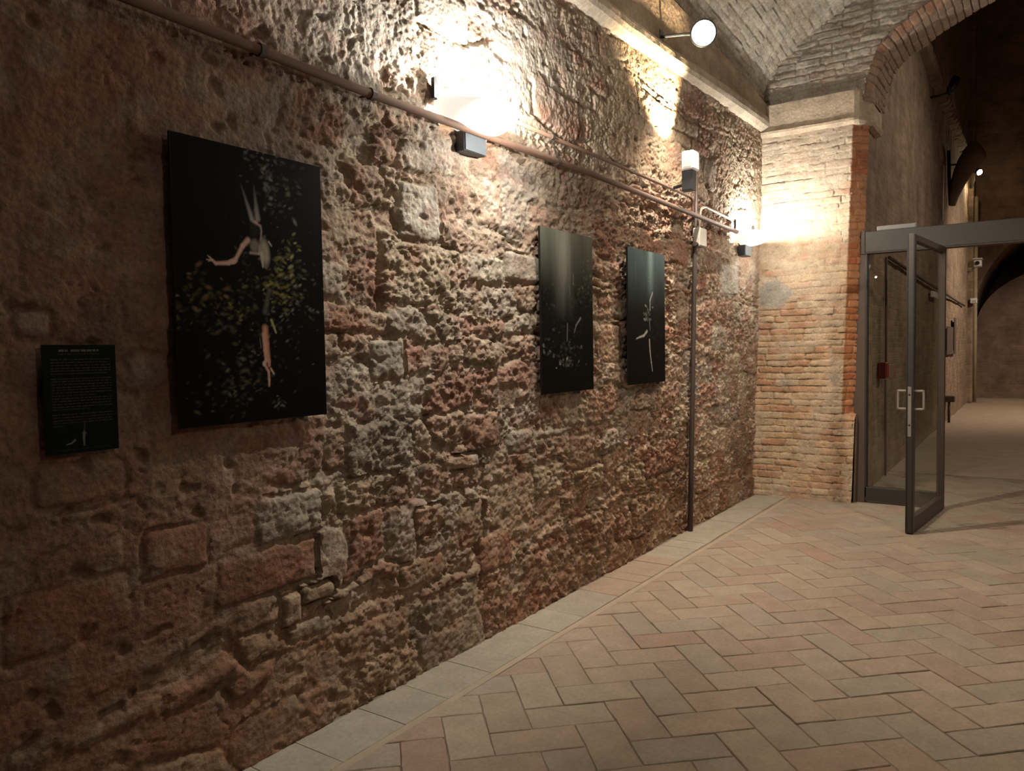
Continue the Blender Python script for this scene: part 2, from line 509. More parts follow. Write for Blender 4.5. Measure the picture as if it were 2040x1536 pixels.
# ---- left wall -----------------------------------------------------
def build_wall_left():
    x0, x1, z0, z1, st = 0.55, 7.62, -0.03, 3.56, 0.0068
    nu, nv = int((x1 - x0) / st), int((z1 - z0) / st)
    U, V = np.meshgrid(np.linspace(x0, x1, nu), np.linspace(z0, z1, nv))
    # domain warp
    wu = U + .13 * fbm(U * 1.9, V * 1.9, 1, 3) + .050 * fbm(U * 7, V * 7, 5, 4)
    wv = V + .12 * fbm(U * 1.6, V * 1.9, 9, 3) + .042 * fbm(U * 7, V * 8, 13, 4)
    ids, d, nid = courses(wu, wv, x0 - .3, x1 + .3, z0 - .3, z1 + .3, (.11, .25), (.15, .48), 21, .045, thin=.33)
    # blocks that stand out in the photograph: x0,z0,x1,z1, colour, proud
    GREY, BEI, RED, BRN, PAL = (.34, .32, .27), (.40, .33, .23), (.27, .135, .09), (.27, .19, .135), (.44, .38, .29)
    blocks = [
        (2.505, 1.945, 2.765, 2.195, (.40, .38, .33), .014, .15), (2.40, 1.665, 2.905, 1.925, BEI, .012, .75), (2.945, 1.785, 3.285, 1.915, (.40, .36, .28), .006, .5),
        (3.30, 1.81, 3.60, 1.955, (.38, .34, .28), .010, .2), (2.305, 1.335, 2.505, 1.505, (.30, .29, .24), .004, .3), (1.00, 1.03, 1.24, 1.145, BRN, .008, .3),
        (1.72, .77, 2.02, .93, GREY, .016, .9), (2.16, .95, 2.55, 1.16, (.27, .24, .19), .020, 1.0), (2.10, .80, 2.36, .945, BEI, .010, .9),
        (2.93, .955, 3.20, 1.135, RED, .020, .8), (2.78, .88, 3.02, .945, PAL, .022, .5), (3.22, 1.16, 3.36, 1.27, (.2, .12, .085), -.016, .2),
        (1.55, .59, 1.98, .75, (.24, .11, .075), .006, .3), (1.62, .47, 1.80, .58, BRN, .004, .5), (1.82, .44, 1.905, .56, PAL, .018, .4), (1.915, .50, 2.06, .565, BEI, .020, .5),
        (1.84, .375, 2.06, .432, GREY, .012, .4), (2.55, .62, 2.75, .75, (.3, .2, .14), .012, .7), (2.87, .50, 3.06, .70, BRN, .006, .4), (2.45, .40, 2.74, .515, BRN, .012, .3),
        (3.42, .16, 3.68, .33, BRN, .018, .8), (3.02, .33, 3.30, .52, RED, .010, .4), (4.10, .10, 4.36, .42, (.33, .25, .18), .016, 1.0), (4.02, .58, 4.34, .72, BEI, .022, .9),
        (4.33, 1.36, 4.62, 1.60, (.36, .26, .17), .004, .2), (4.32, 1.63, 4.50, 1.70, RED, .010, .3), (4.32, 1.71, 4.50, 1.78, RED, .012, .3),
        (3.95, .72, 4.25, .92, (.25, .16, .11), .0, .4), (4.72, .85, 5.05, 1.02, BRN, .0, .4), (4.55, .50, 4.95, .66, BEI, .014, .9), (4.75, .14, 5.12, .42, BRN, .014, .9),
        (3.55, .62, 3.85, .80, BEI, .014, .8), (2.10, .18, 2.50, .33, BRN, .010, .5), (1.30, .75, 1.52, .9, RED, .004, .3), (.9, .62, 1.25, .80, RED, .003, .3),
        (1.28, 1.36, 1.40, 1.46, GREY, .004, .2), (.96, 1.50, 1.06, 1.58, GREY, .006, .2), (2.62, 2.90, 3.0, 3.10, GREY, .012, .2), (2.62, 3.13, 2.95, 3.3, GREY, .01, .2),
        (6.25, 1.42, 6.62, 1.62, (.36, .34, .28), .004, .25), (6.6, 1.2, 6.95, 1.38, BEI, .006, .3), (6.95, .9, 7.2, 1.2, BEI, .008, .3), (6.45, 1.9, 6.9, 2.15, (.38, .37, .33), .004, .1),
        (5.4, .3, 5.72, .5, BRN, .014, .9), (5.95, .25, 6.25, .5, BEI, .010, .8), (5.5, .85, 5.78, 1.0, BEI, .012, .8), (3.3, .9, 3.52, 1.02, (.33, .32, .27), .010, .4),
    ]
    rg = np.random.default_rng(5)
    pal = np.array([(.37, .285, .205), (.34, .245, .175), (.30, .19, .135), (.26, .13, .092), (.34, .295, .245), (.41, .335, .255), (.31, .215, .155), (.27, .155, .11)])
    pick = rg.integers(0, len(pal), nid + len(blocks))
    cellc = pal[pick]
    proud = rg.normal(0, .0095, nid + len(blocks))
    rgh = rg.uniform(.35, 1.0, nid + len(blocks))
    bu = U + .020 * fbm(U * 6, V * 6, 31, 3); bv = V + .016 * fbm(U * 7, V * 7, 33, 3)
    dblk = np.full(U.shape, 9.0)
    for i, (a, b, c, e, colr, pr, rr) in enumerate(blocks):
        dx = np.minimum(bu - a, c - bu); dy = np.minimum(bv - b, e - bv)
        r = .02
        db = np.where((dx < r) & (dy < r), r - np.hypot(r - dx, r - dy), np.minimum(dx, dy))
        m = db > -.012
        ids[m] = nid + i; d[m] = db[m] + .006
        dblk[m] = 0
        cellc[nid + i] = colr; proud[nid + i] = pr; rgh[nid + i] = rr
    # plaster cover: 1 = stones hidden under old plaster
    n1 = fbm(U * .9, V * .9, 41, 4); n2 = fbm(U * 2.7, V * 2.7, 47, 4)
    left = 1 - sst(1.25, 2.35, U - .35 * (V - 1.2) * (V > 1.2) + .1 * n1)
    top = sst(2.35, 2.75, V + .15 * n1)
    low = 1 - sst(.15, .75, V)
    pl = np.clip(.85 * left + .7 * top * (1 - sst(5.2, 6.2, U) * .4) - .35 * low * left + .5 * n1 + .55 * n2 - .16, 0, 1)
    right = sst(5.9, 6.7, U + .25 * n1) * sst(1.0, 1.8, V)
    pl = np.clip(pl + .45 * right, 0, 1)
    pl = sst(.32, .62, pl)
    pl = np.where(dblk < 1, np.minimum(pl, .12), pl)
    rough = np.clip(.28 + .9 * sst(1.5, 2.5, U + .15 * n2), 0, 1.1)
    rough *= (1 - .5 * top)
    rough *= (1 + .15 * sst(3.6, 4.2, U))
    idc = np.clip(ids, 0, None)
    stone = proud[idc] + .017 * (1 - np.exp(-np.clip(d, 0, None) / .018)) - .010
    joint = sst(.003, .017, d)
    jf = .18 + .82 * sst(-.12, .30, fbm(U * 2.2, V * 3.0, 53, 4))
    flat = stone * (.35 + .65 * jf)
    hs = mix(mix(.0, -.020, jf) * np.clip(rough + .2, 0, 1), flat, joint)
    plh = .004 + .006 * n2 + .006 * n1
    h = mix(hs, plh + .35 * (hs - .002), pl)
    # broken, flaky surface
    fl = ridged(U * 9 + .6 * n2, V * 11, 61, 3)
    f2 = fbm(U * 24, V * 28, 67, 4, .6)
    terr = sst(.0, .07, fbm(U * 11, V * 15, 71, 5, .6)) * .6 + sst(.15, .20, fbm(U * 17, V * 22, 75, 4, .6)) * .5
    amp = rough * rgh[idc] * (1 - .45 * pl)
    h = h + amp * (.013 * (fl - .55) + .019 * f2 + .019 * (terr - .5))
    h = h + .0060 * fbm(U * 38, V * 44, 81, 3, .65) * (.25 + rough)
    crk = np.abs(fbm(U * 3.2, V * 4.2, 83, 4)); h = h - .010 * np.clip(1 - crk / .018, 0, 1) * sst(-.05, .2, n2)
    # pits
    pwx = fbm(U * 12, V * 12, 88, 3) * .05; pwy = fbm(U * 12, V * 12, 89, 3) * .04
    w1 = worley((U + pwx * .4) * 26, (V + pwy * .4) * 26, 3); w2 = worley((U + pwx) * 5, (V + pwy) * 7, 4)
    pitm = sst(-.05, .3, fbm(U * 1.6, V * 1.6, 91, 3)) * (.3 + .7 * np.clip(rough, 0, 1))
    h = h - .010 * np.clip(pitm * .45 + (idc == nid + 1) * .9, 0, 1) * np.clip(1 - w1 / .30, 0, 1) ** .7
    h = h - .020 * np.clip(1 - w2 / .17, 0, 1) ** .6 * sst(-.1, .1, fbm(U * 3, V * 3, 95, 2))
    # long upright crack beside the pitted block
    cx = 2.375 + .012 * np.sin(V * 14)
    h = h - .03 * np.exp(-((U - cx) / .014) ** 2) * sst(1.60, 1.66, V) * (1 - sst(1.93, 1.96, V))
    h = h - .022 * np.exp(-((U - (2.483 + .006 * np.sin(V * 30))) / .009) ** 2) * sst(1.96, 2.0, V) * (1 - sst(2.2, 2.3, V))
    # crack under the block below the text panel
    cz = 1.005 + .10 * np.clip(U - 1.14, 0, 1) ** 1.0 * 1.2
    h = h - .014 * np.exp(-((V - cz) / .006) ** 2) * sst(1.02, 1.06, U) * (1 - sst(1.27, 1.30, U))
    # large lumps
    h = h + .022 * fbm(U * .8, V * .8, 101, 2) * sst(1.4, 2.4, U)
    cap = np.where(U < 1.32, .017, .028)
    h = np.where(h > 0, cap * np.tanh(h / cap), np.clip(h, -.05, 0))
    # keep the wall flat enough behind boards
    # colours
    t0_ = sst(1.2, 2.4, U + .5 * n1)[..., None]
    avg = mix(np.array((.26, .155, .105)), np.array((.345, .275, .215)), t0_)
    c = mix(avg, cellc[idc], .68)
    plc_l = np.array((.25, .15, .105)); plc_m = np.array((.36, .325, .275)); plc_r = np.array((.36, .29, .20))
    t1 = sst(1.3, 2.2, U + .5 * n1)[..., None]; t2 = sst(3.4, 4.6, U + .4 * n1)[..., None]
    plc = mix(mix(plc_l, plc_m, t1), plc_r, t2)
    redp = sst(.10, .34, fbm(U * 2.1, V * 2.6, 111, 4))[..., None] * (1 - .35 * t1)
    plc = mix(plc, np.array((.26, .135, .09)), redp * .6)
    mort = mix(np.array((.24, .15, .105)), np.array((.37, .31, .23)), t1)
    cc = mix(mort, c, sst(.002, .014, d)[..., None])
    cc = mix(cc, plc, (pl * .85)[..., None])
    # brick red showing through in patches, dusty pale on knocked off edges
    redq = sst(.16, .40, fbm(U * 3.3, V * 4.2, 121, 4))[..., None]
    cc = mix(cc, np.array((.25, .125, .08)), redq * .5 * (1 - pl[..., None] * .6))
    pale = sst(.18, .42, fbm(U * 4.6, V * 5.4, 131, 4))[..., None] * rough[..., None]
    cc = mix(cc, np.array((.46, .405, .33)), pale * .5)
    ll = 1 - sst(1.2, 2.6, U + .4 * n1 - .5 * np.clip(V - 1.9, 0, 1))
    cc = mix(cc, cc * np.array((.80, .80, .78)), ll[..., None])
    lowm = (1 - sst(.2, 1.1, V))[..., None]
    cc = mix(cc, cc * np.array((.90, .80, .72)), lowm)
    mt = fbm(U * 6, V * 7, 151, 5, .6)
    cc = mix(cc, np.array((.24, .185, .135)), (sst(.02, .35, mt) * .55)[..., None])
    cc = mix(cc, np.array((.27, .13, .09)), (sst(.05, .35, -mt) * .40)[..., None])
    dk = sst(.15, .4, fbm(U * 1.3, V * 1.3, 141, 4))[..., None]
    cc = cc * (1 - .25 * dk)
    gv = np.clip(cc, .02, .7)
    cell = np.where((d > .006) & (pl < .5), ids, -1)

    def place(u, v, hh):
        return np.stack([u, yw(u, v) - hh, v], -1)
    # plain continuation of the wall behind the camera, outside the frame
    ev = np.array([(-4, 0, 0), (.56, 0, 0), (.56, 0, 3.56), (-4, 0, 3.56)], float)
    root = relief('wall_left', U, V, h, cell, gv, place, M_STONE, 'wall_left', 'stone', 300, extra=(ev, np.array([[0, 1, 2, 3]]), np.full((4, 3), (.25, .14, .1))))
    return root


wall_left = build_wall_left()

# ---- floor ----------------------------------------------------------
PIER_X = 7.475


def build_floor():
    fl = box('floor', (-4, -6.6, -.12), (9.6, 0.05, -.0045), M_MORTAR, kind='structure')
    Wd = .1665
    an = math.radians(-46.2)
    e1 = np.array([math.cos(an), math.sin(an)]); e2 = np.array([math.cos(an - PI / 2), math.sin(an - PI / 2)])
    org = np.array([2.876, -.94]) - e1 * Wd * 2 - e2 * Wd * 1
    rg = np.random.default_rng(3)
    pals = np.array([(.32, .255, .195), (.30, .25, .195), (.325, .265, .205), (.29, .25, .20), (.315, .245, .19), (.305, .23, .18), (.30, .255, .205)])

    # four shared brick shapes (chamfered slab, slightly uneven outline)
    def slab(L, Wb, seed, ins=.006):
        r2 = np.random.default_rng(seed)
        nL = 7; top = []
        jit = lambda s: r2.normal(0, s)
        outline = []
        for k in range(nL): outline.append((-L / 2 + L * k / (nL - 1) + 0, -Wb / 2 + jit(.0014)))
        outline.append((L / 2 + jit(.001), 0))
        for k in range(nL): outline.append((L / 2 - L * k / (nL - 1), Wb / 2 + jit(.0014)))
        outline.append((-L / 2 + jit(.001), 0))
        n = len(outline)
        V = []
        for s, z in ((1.0, -.02), (1.0, -.003), (None, 0.0)):
            for x, y in outline:
                if s is None:
                    V.append((x * (1 - ins / L), y * (1 - ins / Wb), z + jit(.0003)))
                else: V.append((x, y, z))
        V.append((0, 0, .0004))
        Fc = []
        for a in range(2):
            for k in range(n):
                Fc.append((a * n + k, a * n + (k + 1) % n, (a + 1) * n + (k + 1) % n, (a + 1) * n + k))
        for k in range(n):
            Fc.append((2 * n + k, 2 * n + (k + 1) % n, 3 * n))
        return V, Fc

    shapes = []
    for i in range(6):
        V, Fc = slab(2 * Wd - .0045, Wd - .0045, 50 + i)
        me = bpy.data.meshes.new('brick'); me.from_pydata(V, [], Fc); me.update(); me.materials.append(M_PAVER)
        shapes.append((me, np.array(V), Fc))
    items = []
    for row in range(-60, 60):
        for x in range(-60, 60):
            k = (x + row) % 4
            if k == 0: a, b, horiz = x + 1.0, row + .5, True
            elif k == 2: a, b, horiz = x + .5, row + 1.0, False
            else: continue
            c = org + e1 * Wd * a + e2 * Wd * b
            ang = an if horiz else an - PI / 2
            hx = abs(math.cos(ang)) * Wd + abs(math.sin(ang)) * Wd / 2; hy = abs(math.sin(ang)) * Wd + abs(math.cos(ang)) * Wd / 2
            items.append((c, ang, hx, hy))
    vis, rest, cut = [], [], []
    edge = lambda xx: -.262 - .014 * max(0, xx - 2.9)
    for c, ang, hx, hy in items:
        if c[0] < .2 or c[0] > 9.5 or c[1] < -4.2: continue
        if c[0] > 7.5 and c[1] > -.85: continue
        if c[1] - hy > edge(c[0]) - .05: continue
        if c[1] + hy > edge(c[0]) - .034:
            cut.append((c, ang)); continue
        v = np.array([c[0], c[1], 0]) - CP
        z = v @ FW
        if z < .3: rest.append((c, ang)); continue
        px = IW / 2 + F_PX * (v @ RT) / z; py = IH / 2 - F_PX * (v @ UP) / z
        if -150 < px < IW + 150 and py < IH + 150: vis.append((z, c, ang))
        else: rest.append((c, ang))
    vis.sort(key=lambda t: t[0])
    for z, c, ang in vis[265:]: rest.append((c, ang))
    n = 0
    for z, c, ang in vis[:265]:
        me = shapes[rg.integers(0, 6)][0]
        o = link('brick', me, None, fl)
        flip = PI if rg.random() < .5 else 0
        o.location = (c[0], c[1], rg.normal(0, .0010)); o.rotation_euler = (rg.normal(0, .0025), rg.normal(0, .003), ang + flip + rg.normal(0, .006))
        col = pals[rg.integers(0, len(pals))] * rg.uniform(.95, 1.05)
        if rg.random() < .06: col = np.array((.31, .222, .172))
        o.color = (*col, 1)
    VV, FF, TT = [], [], []
    base = 0
    for c, ang in rest:
        me, V, Fc = shapes[rg.integers(0, 6)]
        ca, sa = math.cos(ang), math.sin(ang)
        P = np.stack([c[0] + V[:, 0] * ca - V[:, 1] * sa, c[1] + V[:, 0] * sa + V[:, 1] * ca, V[:, 2] + rg.normal(0, .001)], -1)
        VV.append(P); TT.append(np.tile(pals[rg.integers(0, len(pals))] * rg.uniform(.9, 1.1), (len(P), 1)))
        FF += [[i + base for i in f] for f in Fc]; base += len(P)
    VV = np.vstack(VV); TT = np.vstack(TT)
    me = bpy.data.meshes.new('brick'); me.from_pydata(VV.tolist(), [], FF)
    at = me.color_attributes.new('tint', 'FLOAT_COLOR', 'POINT')
    cc = np.ones((len(VV), 4), np.float32); cc[:, :3] = TT; at.data.foreach_set('color', cc.ravel()); me.update()
    link('brick', me, M_PAVERT, fl, kind='stuff')
    # border strip of bricks and stones laid across along the wall
    x = .6
    i = 0
    while x < 7.45:
        brickish = 4.0 < x < 4.75 or rg.random() < .12
        wd = rg.uniform(.13, .16) if brickish else rg.uniform(.16, .42)
        V, Fc = slab(wd - .0015, .258, 200 + i, .0025)
        V = [(a, b * (1 + .06 * min(1, max(0, (x - 2.9) / 4))), c) for a, b, c in V]
        me = bpy.data.meshes.new('paving_stone'); me.from_pydata(V, [], Fc); me.update(); me.materials.append(M_PAVER)
        o = link('paving_stone' if not brickish else 'brick', me, None, fl)
        o.location = (x + wd / 2, -.005 - .1275 + (edge(x) + .262) * .5 + .0, rg.normal(0, .001))
        o.rotation_euler = (0, 0, rg.normal(0, .004))
        col = np.array((.335, .258, .195)) if brickish else np.array((.325, .29, .235)) * rg.uniform(.95, 1.05)
        o.color = (*col, 1)
        x += wd; i += 1
    # thin mortar band between border and herringbone
    bm = bmesh.new()
    pts = [(xx, edge(xx)) for xx in np.linspace(.4, 7.45, 40)]
    for (xa, ya), (xb, yb) in zip(pts, pts[1:]):
        add_q = [bm.verts.new((xa, ya, -.0015)), bm.verts.new((xb, yb, -.0015)), bm.verts.new((xb, yb - .034, -.0015)), bm.verts.new((xa, ya - .034, -.0015))]
        bm.faces.new(add_q)
    bmesh.ops.remove_doubles(bm, verts=bm.verts[:], dist=.0005)
    from_bm('mortar_band', bm, simple('sandy_mortar', (.36, .29, .215), .95, 0, .2, 12), fl)
    # cut bricks between the band and the first whole herringbone pieces
    for c, ang in cut:
        me0, V, Fc = shapes[rg.integers(0, 6)]
        bm = bmesh.new(); bm.from_mesh(me0)
        bm.transform(Matrix.Translation((c[0], c[1], 0)) @ Matrix.Rotation(ang, 4, 'Z'))
        e0, e1_ = edge(c[0] - .3) - .037, edge(c[0] + .3) - .037
        nrm = Vector((-(e1_ - e0), .6, 0)).normalized()
        r = bmesh.ops.bisect_plane(bm, geom=bm.verts[:] + bm.edges[:] + bm.faces[:], plane_co=(c[0] - .3, e0, 0), plane_no=nrm, clear_outer=True)
        if len(bm.faces) < 6: bm.free(); continue
        bmesh.ops.translate(bm, verts=bm.verts[:], vec=(-c[0], -c[1], 0))
        o = from_bm('brick', bm, M_PAVER, fl)
        o.location = (c[0], c[1], rg.normal(0, .0008))
        o.color = (*(pals[rg.integers(0, len(pals))] * rg.uniform(.95, 1.05)), 1)
    # floor of the corridor beyond the door
    cf = box('floor_corridor', (9.6, -6.6, -.12), (26, -.2, 0.0), M_CFLOOR, kind='structure')
    return fl


floor = build_floor()


# ---- pier at the end of the wall -----------------------------------
def build_pier():
    cw = .125            # chamfered corner
    front_w = .822
    u1 = front_w + .165
    z0, z1, st = -.02, 3.43, .0085
    nu, nv = int((u1 + .03) / st), int((z1 - z0) / st)
    U, V = np.meshgrid(np.linspace(-.03, u1, nu), np.linspace(z0, z1, nv))
    wu = U + .012 * fbm(U * 5, V * 5, 201, 3)
    wv = V + .014 * fbm(U * 2.2, V * 2.6, 205, 3) + .004 * fbm(U * 14, V * 14, 209, 2)
    ids, d, nid = courses(wu, wv, -.2, u1 + .2, -.2, z1 + .2, (.056, .070), (.14, .31), 77, .012)
    rg = np.random.default_rng(8)
    pal = np.array([(.42, .27, .16), (.44, .31, .19), (.40, .24, .145), (.46, .34, .22), (.39, .22, .135), (.43, .33, .22)])
    cellc = pal[rg.integers(0, len(pal), nid)]
    proud = rg.normal(0, .0028, nid)
    n1 = fbm(U * 2.2, V * 2.2, 221, 4); n2 = fbm(U * 6, V * 8, 225, 4)
    strip = sst(front_w - .01, front_w + .01, U) * sst(.78, .86, V)
    dust = np.clip(.55 + 1.0 * n1 + .5 * n2 + .35 * sst(1.7, 2.3, V), 0, 1) * (1 - .85 * strip)
    dust = np.maximum(dust, (1 - sst(.05, .45, V)) * .6)
    idc = np.clip(ids, 0, None)
    brick = proud[idc] + .004 * (1 - np.exp(-np.clip(d, 0, None) / .007))
    joint = sst(.001, .0085, d)
    jd = mix(-.011, .001, sst(.35, .75, dust)) * (1 + .3 * n2)
    h = mix(jd, brick, joint)
    h += .0045 * n2 + .003 * fbm(U * 26, V * 30, 231, 4, .6) + .006 * n1
    gaps = sst(.10, .3, fbm(U * 5, V * 22, 241, 3)) * (1 - joint) * (1 - strip)
    h -= .012 * gaps
    w2 = worley(U * 10, V * 10, 12)
    h -= .010 * np.clip(1 - w2 / .13, 0, 1)
    # grey patch of mortar
    gp = sst(.0, .05, .17 - np.hypot((U - .17) * 1.0, (V - 1.93) * 1.15) + .06 * n2)
    gp = np.maximum(gp, .6 * sst(.0, .04, .09 - np.hypot((U - .30), (V - 1.10) * 1.2) + .04 * n2))
    gp = np.maximum(gp, .8 * sst(.0, .02, .05 - np.hypot((U - .75), (V - 1.13) * 1.0) + .03 * n2))
    h = mix(h, .004 + .005 * n2, gp * .8)
    cc = mix(np.array((.40, .31, .21)), cellc[idc], sst(.001, .008, d)[..., None])
    cc = mix(cc, np.array((.44, .355, .26)), (sst(.3, .9, dust) * .75)[..., None])
    cc = mix(cc, cc * np.array((1.0, .66, .52)), strip[..., None])
    cc = mix(cc, np.array((.30, .28, .24)), (gp * .85)[..., None])
    cc = mix(cc, cc * np.array((.92, .95, 1.0)), sst(2.2, 2.9, V)[..., None])
    blk = sst(.25, .45, fbm(U * 9, V * 20, 251, 3))[..., None]
    cc = cc * (1 - .25 * blk)
    cell = np.where((d > .0028) & (gp < .5), ids, -1)

    def place(u, v, hh):
        sh = -.022 * np.clip(v, 0, 9)
        t = np.clip((u - front_w) / .165, 0, 1)
        cham = sst(.76, .84, v)
        x = PIER_X + t * mix(.012, cw, cham)
        y = -np.minimum(u, front_w) * (1 - .05 * (1 - v / 3.4)) - t * .108 + sh - .0
        nx = -1 + .3 * t * cham; ny = -.75 * t * cham
        ln = np.hypot(nx, ny)
        return np.stack([x + nx / ln * hh, y + ny / ln * hh, v], -1)
    root = relief('wall_end', U, V, h, cell, np.clip(cc, .02, .7), place, M_BRICK, 'wall_end', 'brick', 300)
    # jamb side of the pier, seen edge on
    bm = bmesh.new()
    for za, zb in ((0, .8), (.8, 3.43)):
        c = .012 if za == 0 else cw
        pts = [(PIER_X + c, -.905 - .022 * za, za), (8.15, -.93 - .015 * za, za), (8.15, -.93 - .015 * zb, zb), (PIER_X + c, -.905 - .022 * zb, zb)]
        bm.faces.new([bm.verts.new(p) for p in pts])
    from_bm('jamb', bm, M_FAR, root)
    return root


wall_end = build_pier()


# ---- ledge and wall strip above it ---------------------------------
def strip_mesh(name, prof_fn, us, mat, tint, jitter, seed, kind=None, parent=None):
    """sweep of a profile along us; prof_fn(u) -> list of (x,y,z)"""
    rows = np.array([prof_fn(u) for u in us])
    nu, k, _ = rows.shape
    rg = np.random.default_rng(seed)
    uu = np.repeat(np.asarray(us)[:, None], k, 1); kk = np.repeat(np.arange(k)[None, :], nu, 0)
    n = fbm(uu * 6, kk * .7, seed, 4)
    rows = rows + jitter * np.stack([n * 0, n, fbm(uu * 5, kk * .9, seed + 9, 4)], -1)
    ii = np.arange(nu * k).reshape(nu, k)
    Fq = np.stack([ii[:-1, :-1], ii[1:, :-1], ii[1:, 1:], ii[:-1, 1:]], -1).reshape(-1, 4)
    t = np.tile(np.array(tint), (nu * k, 1)) * (1 + .35 * fbm(uu * 2.3, kk * .5, seed + 3, 4).reshape(-1, 1))
    return link(name, raw_mesh(name, rows.reshape(-1, 3), Fq, np.clip(t, .02, .8), smooth=False), mat, parent, kind=kind)


us = np.linspace(-4, 7.5, 700)


def ledge_prof(u):
    y0 = float(yw(u, 3.5))
    return [(u, y0 + .03, 3.455), (u, y0 - .028, 3.475), (u, y0 - .062, 3.50), (u, y0 - .070, 3.535), (u, y0 - .066, 3.575), (u, y0 - .055, 3.60), (u, y0 + .03, 3.605)]


strip_mesh('trim_1', ledge_prof, us, M_LEDGE, (.42, .36, .28), .006, 301, kind='structure')


def zfoot(u):
    return 3.72 + .125 * max(0.0, min(7.5 - u, 3.4)) + .0


def upper_prof(u):
    y0 = float(yw(u, 3.6))
    zt = zfoot(u)
    out = [(u, y0 - .034, 3.56 + (zt - 3.56) * k / 8) for k in range(9)]
    return out + [(u, y0 + .05, zt + .004), (u, y0 + .05, zt + .10)]


strip_mesh('wall_upper_left', upper_prof, us, M_LEDGE, (.33, .26, .19), .008, 311, kind='structure')

# block and string course on the pier
bm = bmesh.new()
n = 24


def pier_block():
    rows = []
    for k in range(n + 1):
        y = -.05 - (.985 - .05) * k / n
        c = 0.0
        if y < -.93: c = (-.93 - y) * 1.5
        rows.append([(7.50 + c, y, 3.39), (7.462 + c, y, 3.405), (7.435 + c, y - .002, 3.43), (7.432 + c, y, 3.452), (7.455 + c, y, 3.462), (7.458 + c, y, 3.54), (7.458 + c, y, 3.62), (7.460 + c, y, 3.70), (7.54 + c, y, 3.715)])
    # return round the corner
    for k in range(1, 7):
        t = k / 6
        x = 7.46 + .08 + t * .55
        y = -1.035
        rows.append([(x, y + .05, 3.39), (x, y + .004, 3.405), (x, y - .012, 3.43), (x, y - .012, 3.452), (x, y, 3.462), (x, y, 3.54), (x, y, 3.62), (x, y, 3.70), (x, y + .06, 3.715)])
    rows = np.array(rows)
    nu, k, _ = rows.shape
    uu = np.repeat(np.linspace(0, 1.5, nu)[:, None], k, 1); kk = np.repeat(np.arange(k)[None], nu, 0)
    rows[..., 2] += .007 * fbm(uu * 7, kk * .4, 331, 3); rows[..., 0] += .006 * fbm(uu * 8, kk * .9, 335, 3)
    ii = np.arange(nu * k).reshape(nu, k)
    Fq = np.stack([ii[:-1, :-1], ii[1:, :-1], ii[1:, 1:], ii[:-1, 1:]], -1).reshape(-1, 4)
    t = np.tile(np.array((.42, .34, .25)), (nu * k, 1)) * (1 + .3 * fbm(uu * 5, kk * .6, 337, 4).reshape(-1, 1))
    link('trim_2', raw_mesh('trim_2', rows.reshape(-1, 3), Fq, np.clip(t, .05, .8), smooth=False), M_LEDGE, kind='structure')


pier_block()

# ---- arch over the door and the lunette wall above it ---------------
ARCH = [(-.985, 3.60), (-.990, 3.76), (-1.075, 4.02), (-1.21, 4.165), (-1.44, 4.30), (-1.72, 4.44), (-2.05, 4.56), (-2.45, 4.61)]


def smooth_curve(pts, n):
    P = np.array(pts, float)
    t = np.concatenate([[0], np.cumsum(np.hypot(*np.diff(P, axis=0).T))])
    tt = np.linspace(0, t[-1], n)
    q = np.stack([np.interp(tt, t, P[:, 0]), np.interp(tt, t, P[:, 1])], -1)
    for _ in range(n // 12):
        q[1:-1] = (q[:-2] + 2 * q[1:-1] + q[2:]) / 4
    return q


half = smooth_curve(ARCH, 90)
arch_curve = np.vstack([half, np.stack([-4.9 - half[::-1][1:, 0], half[::-1][1:, 1]], -1)])   # symmetric about y=-2.45


def barrel_z(y, u):
    """vault of the hall: barrel along x; y from the left wall to the right wall"""
    y = np.asarray(y, float)
    t = np.clip(-(y + .06) / 2.45, 0, 2.0)
    t = np.where(t > 1, 2 - t, t)
    return np.asarray(zf_arr(u)) + .06 + 1.02 * np.clip(1 - (1 - t) ** 2.0, 0, 1) ** .62


def zf_arr(u):
    return 3.72 + .125 * np.clip(7.5 - np.asarray(u, float), 0, 3.4)


def build_lunette():
    y0, y1, z0, z1, st = .0, -5.0, 3.66, 5.0, .0105
    nu, nv = int(2.35 / st), int((z1 - z0) / st)
    U, V = np.meshgrid(np.linspace(0.0, 2.35, nu), np.linspace(z0, z1, nv))   # u = -y, the part that shows
    wu = U + .02 * fbm(U * 4, V * 4, 401, 3); wv = V + .022 * fbm(U * 3, V * 3, 405, 3) + .006 * fbm(U * 12, V * 12, 407, 2)
    ids, d, nid = courses(wu, wv, -.2, 2.6, 3.4, 5.2, (.052, .068), (.13, .28), 87, .014)
    rg = np.random.default_rng(18)
    pal = np.array([(.29, .25, .20), (.27, .225, .175), (.31, .27, .22), (.28, .215, .165), (.30, .265, .22)])
    cellc = pal[rg.integers(0, len(pal), nid)]; proud = rg.normal(0, .005, nid)
    idc = np.clip(ids, 0, None)
    n1 = fbm(U * 3, V * 3, 411, 4); n2 = fbm(U * 11, V * 14, 415, 4)
    joint = sst(.001, .010, d)
    h = mix(-.012, proud[idc] + .005, joint) + .010 * n2 + .008 * n1
    cc = mix(np.array((.33, .28, .22)), cellc[idc], joint[..., None])
    cc = mix(cc, np.array((.38, .34, .28)), (sst(-.1, .35, n1) * .5)[..., None])
    zarch = np.interp(U, -half[:, 0], half[:, 1], left=3.6)
    lowb = np.where(U < .995, 3.66, zarch)
    topb = barrel_z(-U, 7.5) + .05
    mask = (V >= lowb - .012) & (V <= topb)
    cell = np.where(d > .0035, ids, -1)

    def place(u, v, hh):
        return np.stack([7.52 - hh + 0 * u, -u, v], -1)
    return relief('wall_lunette', U, V, h, cell, np.clip(cc, .02, .7), place, M_VAULT, 'wall_lunette', 'brick', 220, mask=mask)


wall_lunette = build_lunette()


